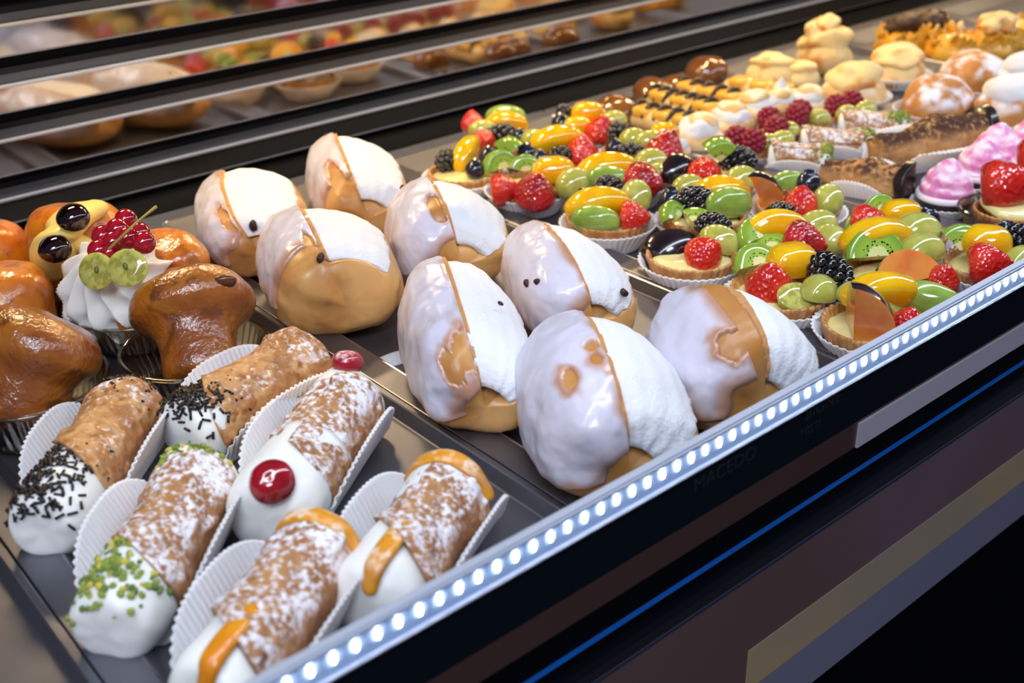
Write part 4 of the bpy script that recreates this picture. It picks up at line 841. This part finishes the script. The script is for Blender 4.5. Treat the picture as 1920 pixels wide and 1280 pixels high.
# strawberry tartlets in clear cups
for lab, px, py in [('strawberry tartlet in a clear cup at the right edge, beside the pink meringues', 1892, 396), ('strawberry tartlet behind it, mostly cut off by the right edge', 1958, 352)]:
    root = thing('strawberry_tartlet', lab, 'tartlet', at_floor(px, py, .022), (0, 0, 0), 'strawberry tartlets in clear cups')
    ob('tart_crust', crust_me, root, (0, 0, .001), (0, 0, 0), (.80, .80, .95)); P = baba_body([(0, -.006), (.018, -.006), (.0245, -.002), (.022, .003), (0, .006)], .2, 0, (1, 1), 5); ob('custard', capped(P, 'custard', M['custard']), root, (0, 0, .027))
    fruit(root, 's', px - 8, py - 44, .040, 1.65, 0, 55, 62); cup(root, .030, .038, .024, 3)
# milk-chocolate profiteroles
for k, (lab, px, py, s) in enumerate([('milk-chocolate profiterole nearest the fruit tarts at the back', 1155, 208, .0255), ('milk-chocolate profiterole behind the first, shiny on top', 1222, 168, .0235), ('milk-chocolate profiterole with a cracked side, third along', 1268, 160, .022), ('milk-chocolate profiterole farthest along, ringed with glaze', 1325, 136, .028)]):
    root = thing('profiterole', lab, 'profiterole', at_floor(px, py, .016), (0, 0, k), 'milk-chocolate profiteroles'); ob('choux', lump(s * .97, s * .93, s * .7, M['choux'], 70 + k, .05), root)
    P = ball(48, 32) * np.array([s * 1.02, s * .98, s * .78]); P = P * (1 + .06 * fbm(P, 40, 70 + k)[..., None] + .03 * np.maximum(0, fbm(P, 90, 7 + k))[..., None]); P[..., 2] = np.maximum(P[..., 2], -s * (.25 + .2 * vn(P, 70, k))) + s * .55; ob('chocolate_glaze', capped(P, 'chocolate_glaze', M['milkchoc']), root)
# yellow-glazed fingers with dark chocolate drizzle
for k, (lab, f, b) in enumerate([('yellow-glazed finger with chocolate drizzle nearest the pale cream puffs', (1292, 232), (1205, 212)), ('yellow-glazed finger covered in dark chocolate strokes, second in its row', (1330, 206), (1235, 182)), ('yellow-glazed finger third in its row with one dark spot', (1375, 188), (1285, 166)), ('yellow-glazed finger cut in three blocks below the ridged meringue', (1470, 172), (1385, 158))]):
    A_, B_ = AT(*f, FLOOR + .018), AT(*b, FLOOR + .018); d = B_ - A_; L = np.linalg.norm(d) + .02; c = (A_ + B_) / 2; yaw = math.atan2(d[1], d[0])
    root = thing('glazed_finger', lab, 'pastry', (c[0], c[1], FLOOR), (0, 0, yaw), 'yellow-glazed fingers')
    P = tube([(-L / 2, 0, .012), (0, 0, .013), (L / 2, 0, .012)], [.0115, .0135, .0115], 28, 24); P[..., 2] = np.maximum(P[..., 2], .0005); ob('dough', capped(P, 'dough', M['choux']), root)
    n3 = 3
    for j in range(n3):
        x0 = -L / 2 + (j + .5) * L / n3; P = ball(36, 20); P = np.sign(P) * np.abs(P) ** .6 * np.array([L / n3 * .50, .0125, .0075]); P = P * (1 + .04 * fbm(P, 60, j)[..., None]); ob('yellow_glaze', capped(P, 'yellow_glaze', M['yellowglaze']), root, (x0, 0, .0205))
    if k != 3:
        rng = np.random.RandomState(k)
        for j in range(7 if k == 1 else 5):
            x = -L / 2 + L * (j + .3) / (7 if k == 1 else 5); pts = [(x, -.0125, .016), (x + .004, -.006, .0285), (x + .006, .003, .0295), (x + .010, .012, .018)]; ob('chocolate_drizzle', capped(tube(pts, [.0018, .003, .003, .0018], 10, 16), 'chocolate_drizzle', M['darkchoc']), root)
# pale cream puffs
for k, (lab, px, py, s) in enumerate([('pale cream puff with a smooth flank, behind the plum-shard tart', 1310, 260, .0275), ('pale cream puff second in its row, above the raspberries', 1372, 232, .0255), ('pale cream puff with browned hollow, third in its row', 1420, 208, .025), ('pale cream puff with a pointed peak, beneath the toasted meringues', 1462, 190, .021), ('pale cream puff with rounded white cap, right of the pointed one', 1515, 190, .0215), ('small pale cream puff half hidden behind the fruit tarts', 1262, 276, .02)]):
    root = thing('cream_puff', lab, 'cream puff', at_floor(px, py, .014), (0, 0, k * 1.3), 'pale cream puffs')
    ob('choux', lump(s, s * .92, s * .62, M['choux'], 80 + k, .09, 50), root); P = lump(s * .85, s * .75, s * .55, M['cream'], 90 + k, .12, 60); ob('whipped_cream', P, root, (0, 0, s * .42))
    ob('choux_cap', lump(s * .72, s * .62, s * .42, M['choux'], 100 + k, .12, 60), root, (s * .1, s * .05, s * .78), (.25, 0, 0))
    if k in (3,): ob('peak', capped(tube([(0, 0, s * 1.1), (0, 0, s * 1.5), (.002, 0, s * 1.95)], [.010, .007, .0015], 20, 14), 'peak', M['cream']), root)
# toasted meringues, farther tray
for k, (lab, px, py, s, rid, hh) in enumerate([('ridged toasted meringue at the rear left of the far tray', 1448, 140, .034, 330, .85), ('toasted meringue beside the ridged one', 1500, 142, .026, 250, .9), ('tall peaked toasted meringue at the back of the far tray', 1545, 108, .036, 240, 1.25), ('smooth-flanked toasted meringue at the tray divider', 1600, 176, .037, 170, .95), ('caramel-streaked toasted meringue beside the powdered buns', 1682, 136, .036, 260, .95)]):
    root = thing('toasted_meringue', lab, 'meringue', at_floor(px, py, .016), (0, 0, k * .9), 'toasted meringues')
    ob('base', lump(s, s * .9, s * .62, M['choux'] if k == 3 else M['meringue'], 110 + k, .07, 40), root); ob('piped_top', lump(s * .86, s * .76, s * .6 * hh, M['meringue'], 120 + k, .12, 50, ridges=rid), root, (0, 0, s * .42))
    if k == 2: ob('peak', lump(s * .42, s * .4, s * .5, M['meringue'], 130, .15, 60, ridges=260), root, (0, 0, s * 1.15))
    if k in (3, 4): ob('paper_case', papercup_mesh(s * .8, s * 1.15, .016, 36), root)
# powdered buns
for k, (lab, px, py, s, white) in enumerate([('powdered bun with brown flank, nearest the cocoa roll', 1757, 196, .041, 0), ('powdered bun behind it with a bare golden side', 1822, 148, .042, 0), ('bun capped with white cream at the right edge, nearer one', 1898, 210, .040, 1), ('bun capped with white cream at the right edge, farther one', 1925, 160, .040, 1)]):
    root = thing('powdered_bun', lab, 'bun', at_floor(px, py, .018), (0, 0, k), 'powdered buns'); ob('bun', lump(s, s * .85, s * .68, M['bunsugar'], 140 + k, .10, 34), root)
    if white: ob('cream_cap', lump(s * .86, s * .74, s * .5, M['cream'], 150 + k, .10, 40), root, (0, 0, s * .55))
    ob('paper_case', papercup_mesh(s * .85, s * 1.12, .014, 40), root)
# golden flaky pastries at the far end
rng = np.random.RandomState(9)
for k, (lab, px, py, s) in enumerate([('golden flaky pastry at the back left of the farthest tray', 1690, 84, .036), ('golden flaky pastry with a tall upright flake', 1735, 78, .037), ('golden flaky pastry behind the powdered buns', 1790, 96, .036), ('golden flaky pastry with a pale cream top', 1860, 86, .036), ('golden flaky pastry at the far right edge', 1915, 70, .036)]):
    root = thing('flaky_pastry', lab, 'pastry', at_floor(px, py, .016), (0, 0, k), 'golden flaky pastries'); ob('base', lump(s, s * .9, s * .6, M['flake'], 160 + k, .14, 50), root)
    for j in range(9):
        a = j * 2 * math.pi / 9 + rng.uniform(-.2, .2); L_ = s * rng.uniform(.6, 1.0); nn = 9; w_ = np.linspace(-1, 1, nn)[None]; h_ = np.linspace(0, 1, 10)[:, None]
        X = w_ * s * .34 * (1 - .5 * h_ ** 2); Z = h_ * L_ + .002 * np.sin(w_ * 4 + j); Y = s * (.62 + .25 * h_ ** 1.5) + .004 * np.sin(w_ * 3 + h_ * 4 + j); P = np.stack([X, Y + 0 * Z, Z + s * .3], -1)
        ob('flake', sheet('flake', P, .0016, M['flake']), root, (0, 0, 0), (0, 0, a))
    if k in (0, 1, 3): ob('cream_top', lump(s * .75, s * .6, s * .36, M['browncream'] if k < 2 else M['meringue'], 170 + k, .25, 70), root, (0, 0, s * .95))
    ob('wafer', sheet('wafer', np.stack([np.linspace(-1, 1, 9)[None] * .010 + 0 * np.linspace(0, 1, 9)[:, None], .003 * np.sin(np.linspace(0, 3, 9)[:, None]) + 0 * np.linspace(0, 1, 9)[None], np.linspace(0, 1, 9)[:, None] * .036 + 0 * np.linspace(0, 1, 9)[None]], -1), .004, M['meringue']), root, (s * .7, -s * .75, s * .25), (.2, 0, .5))
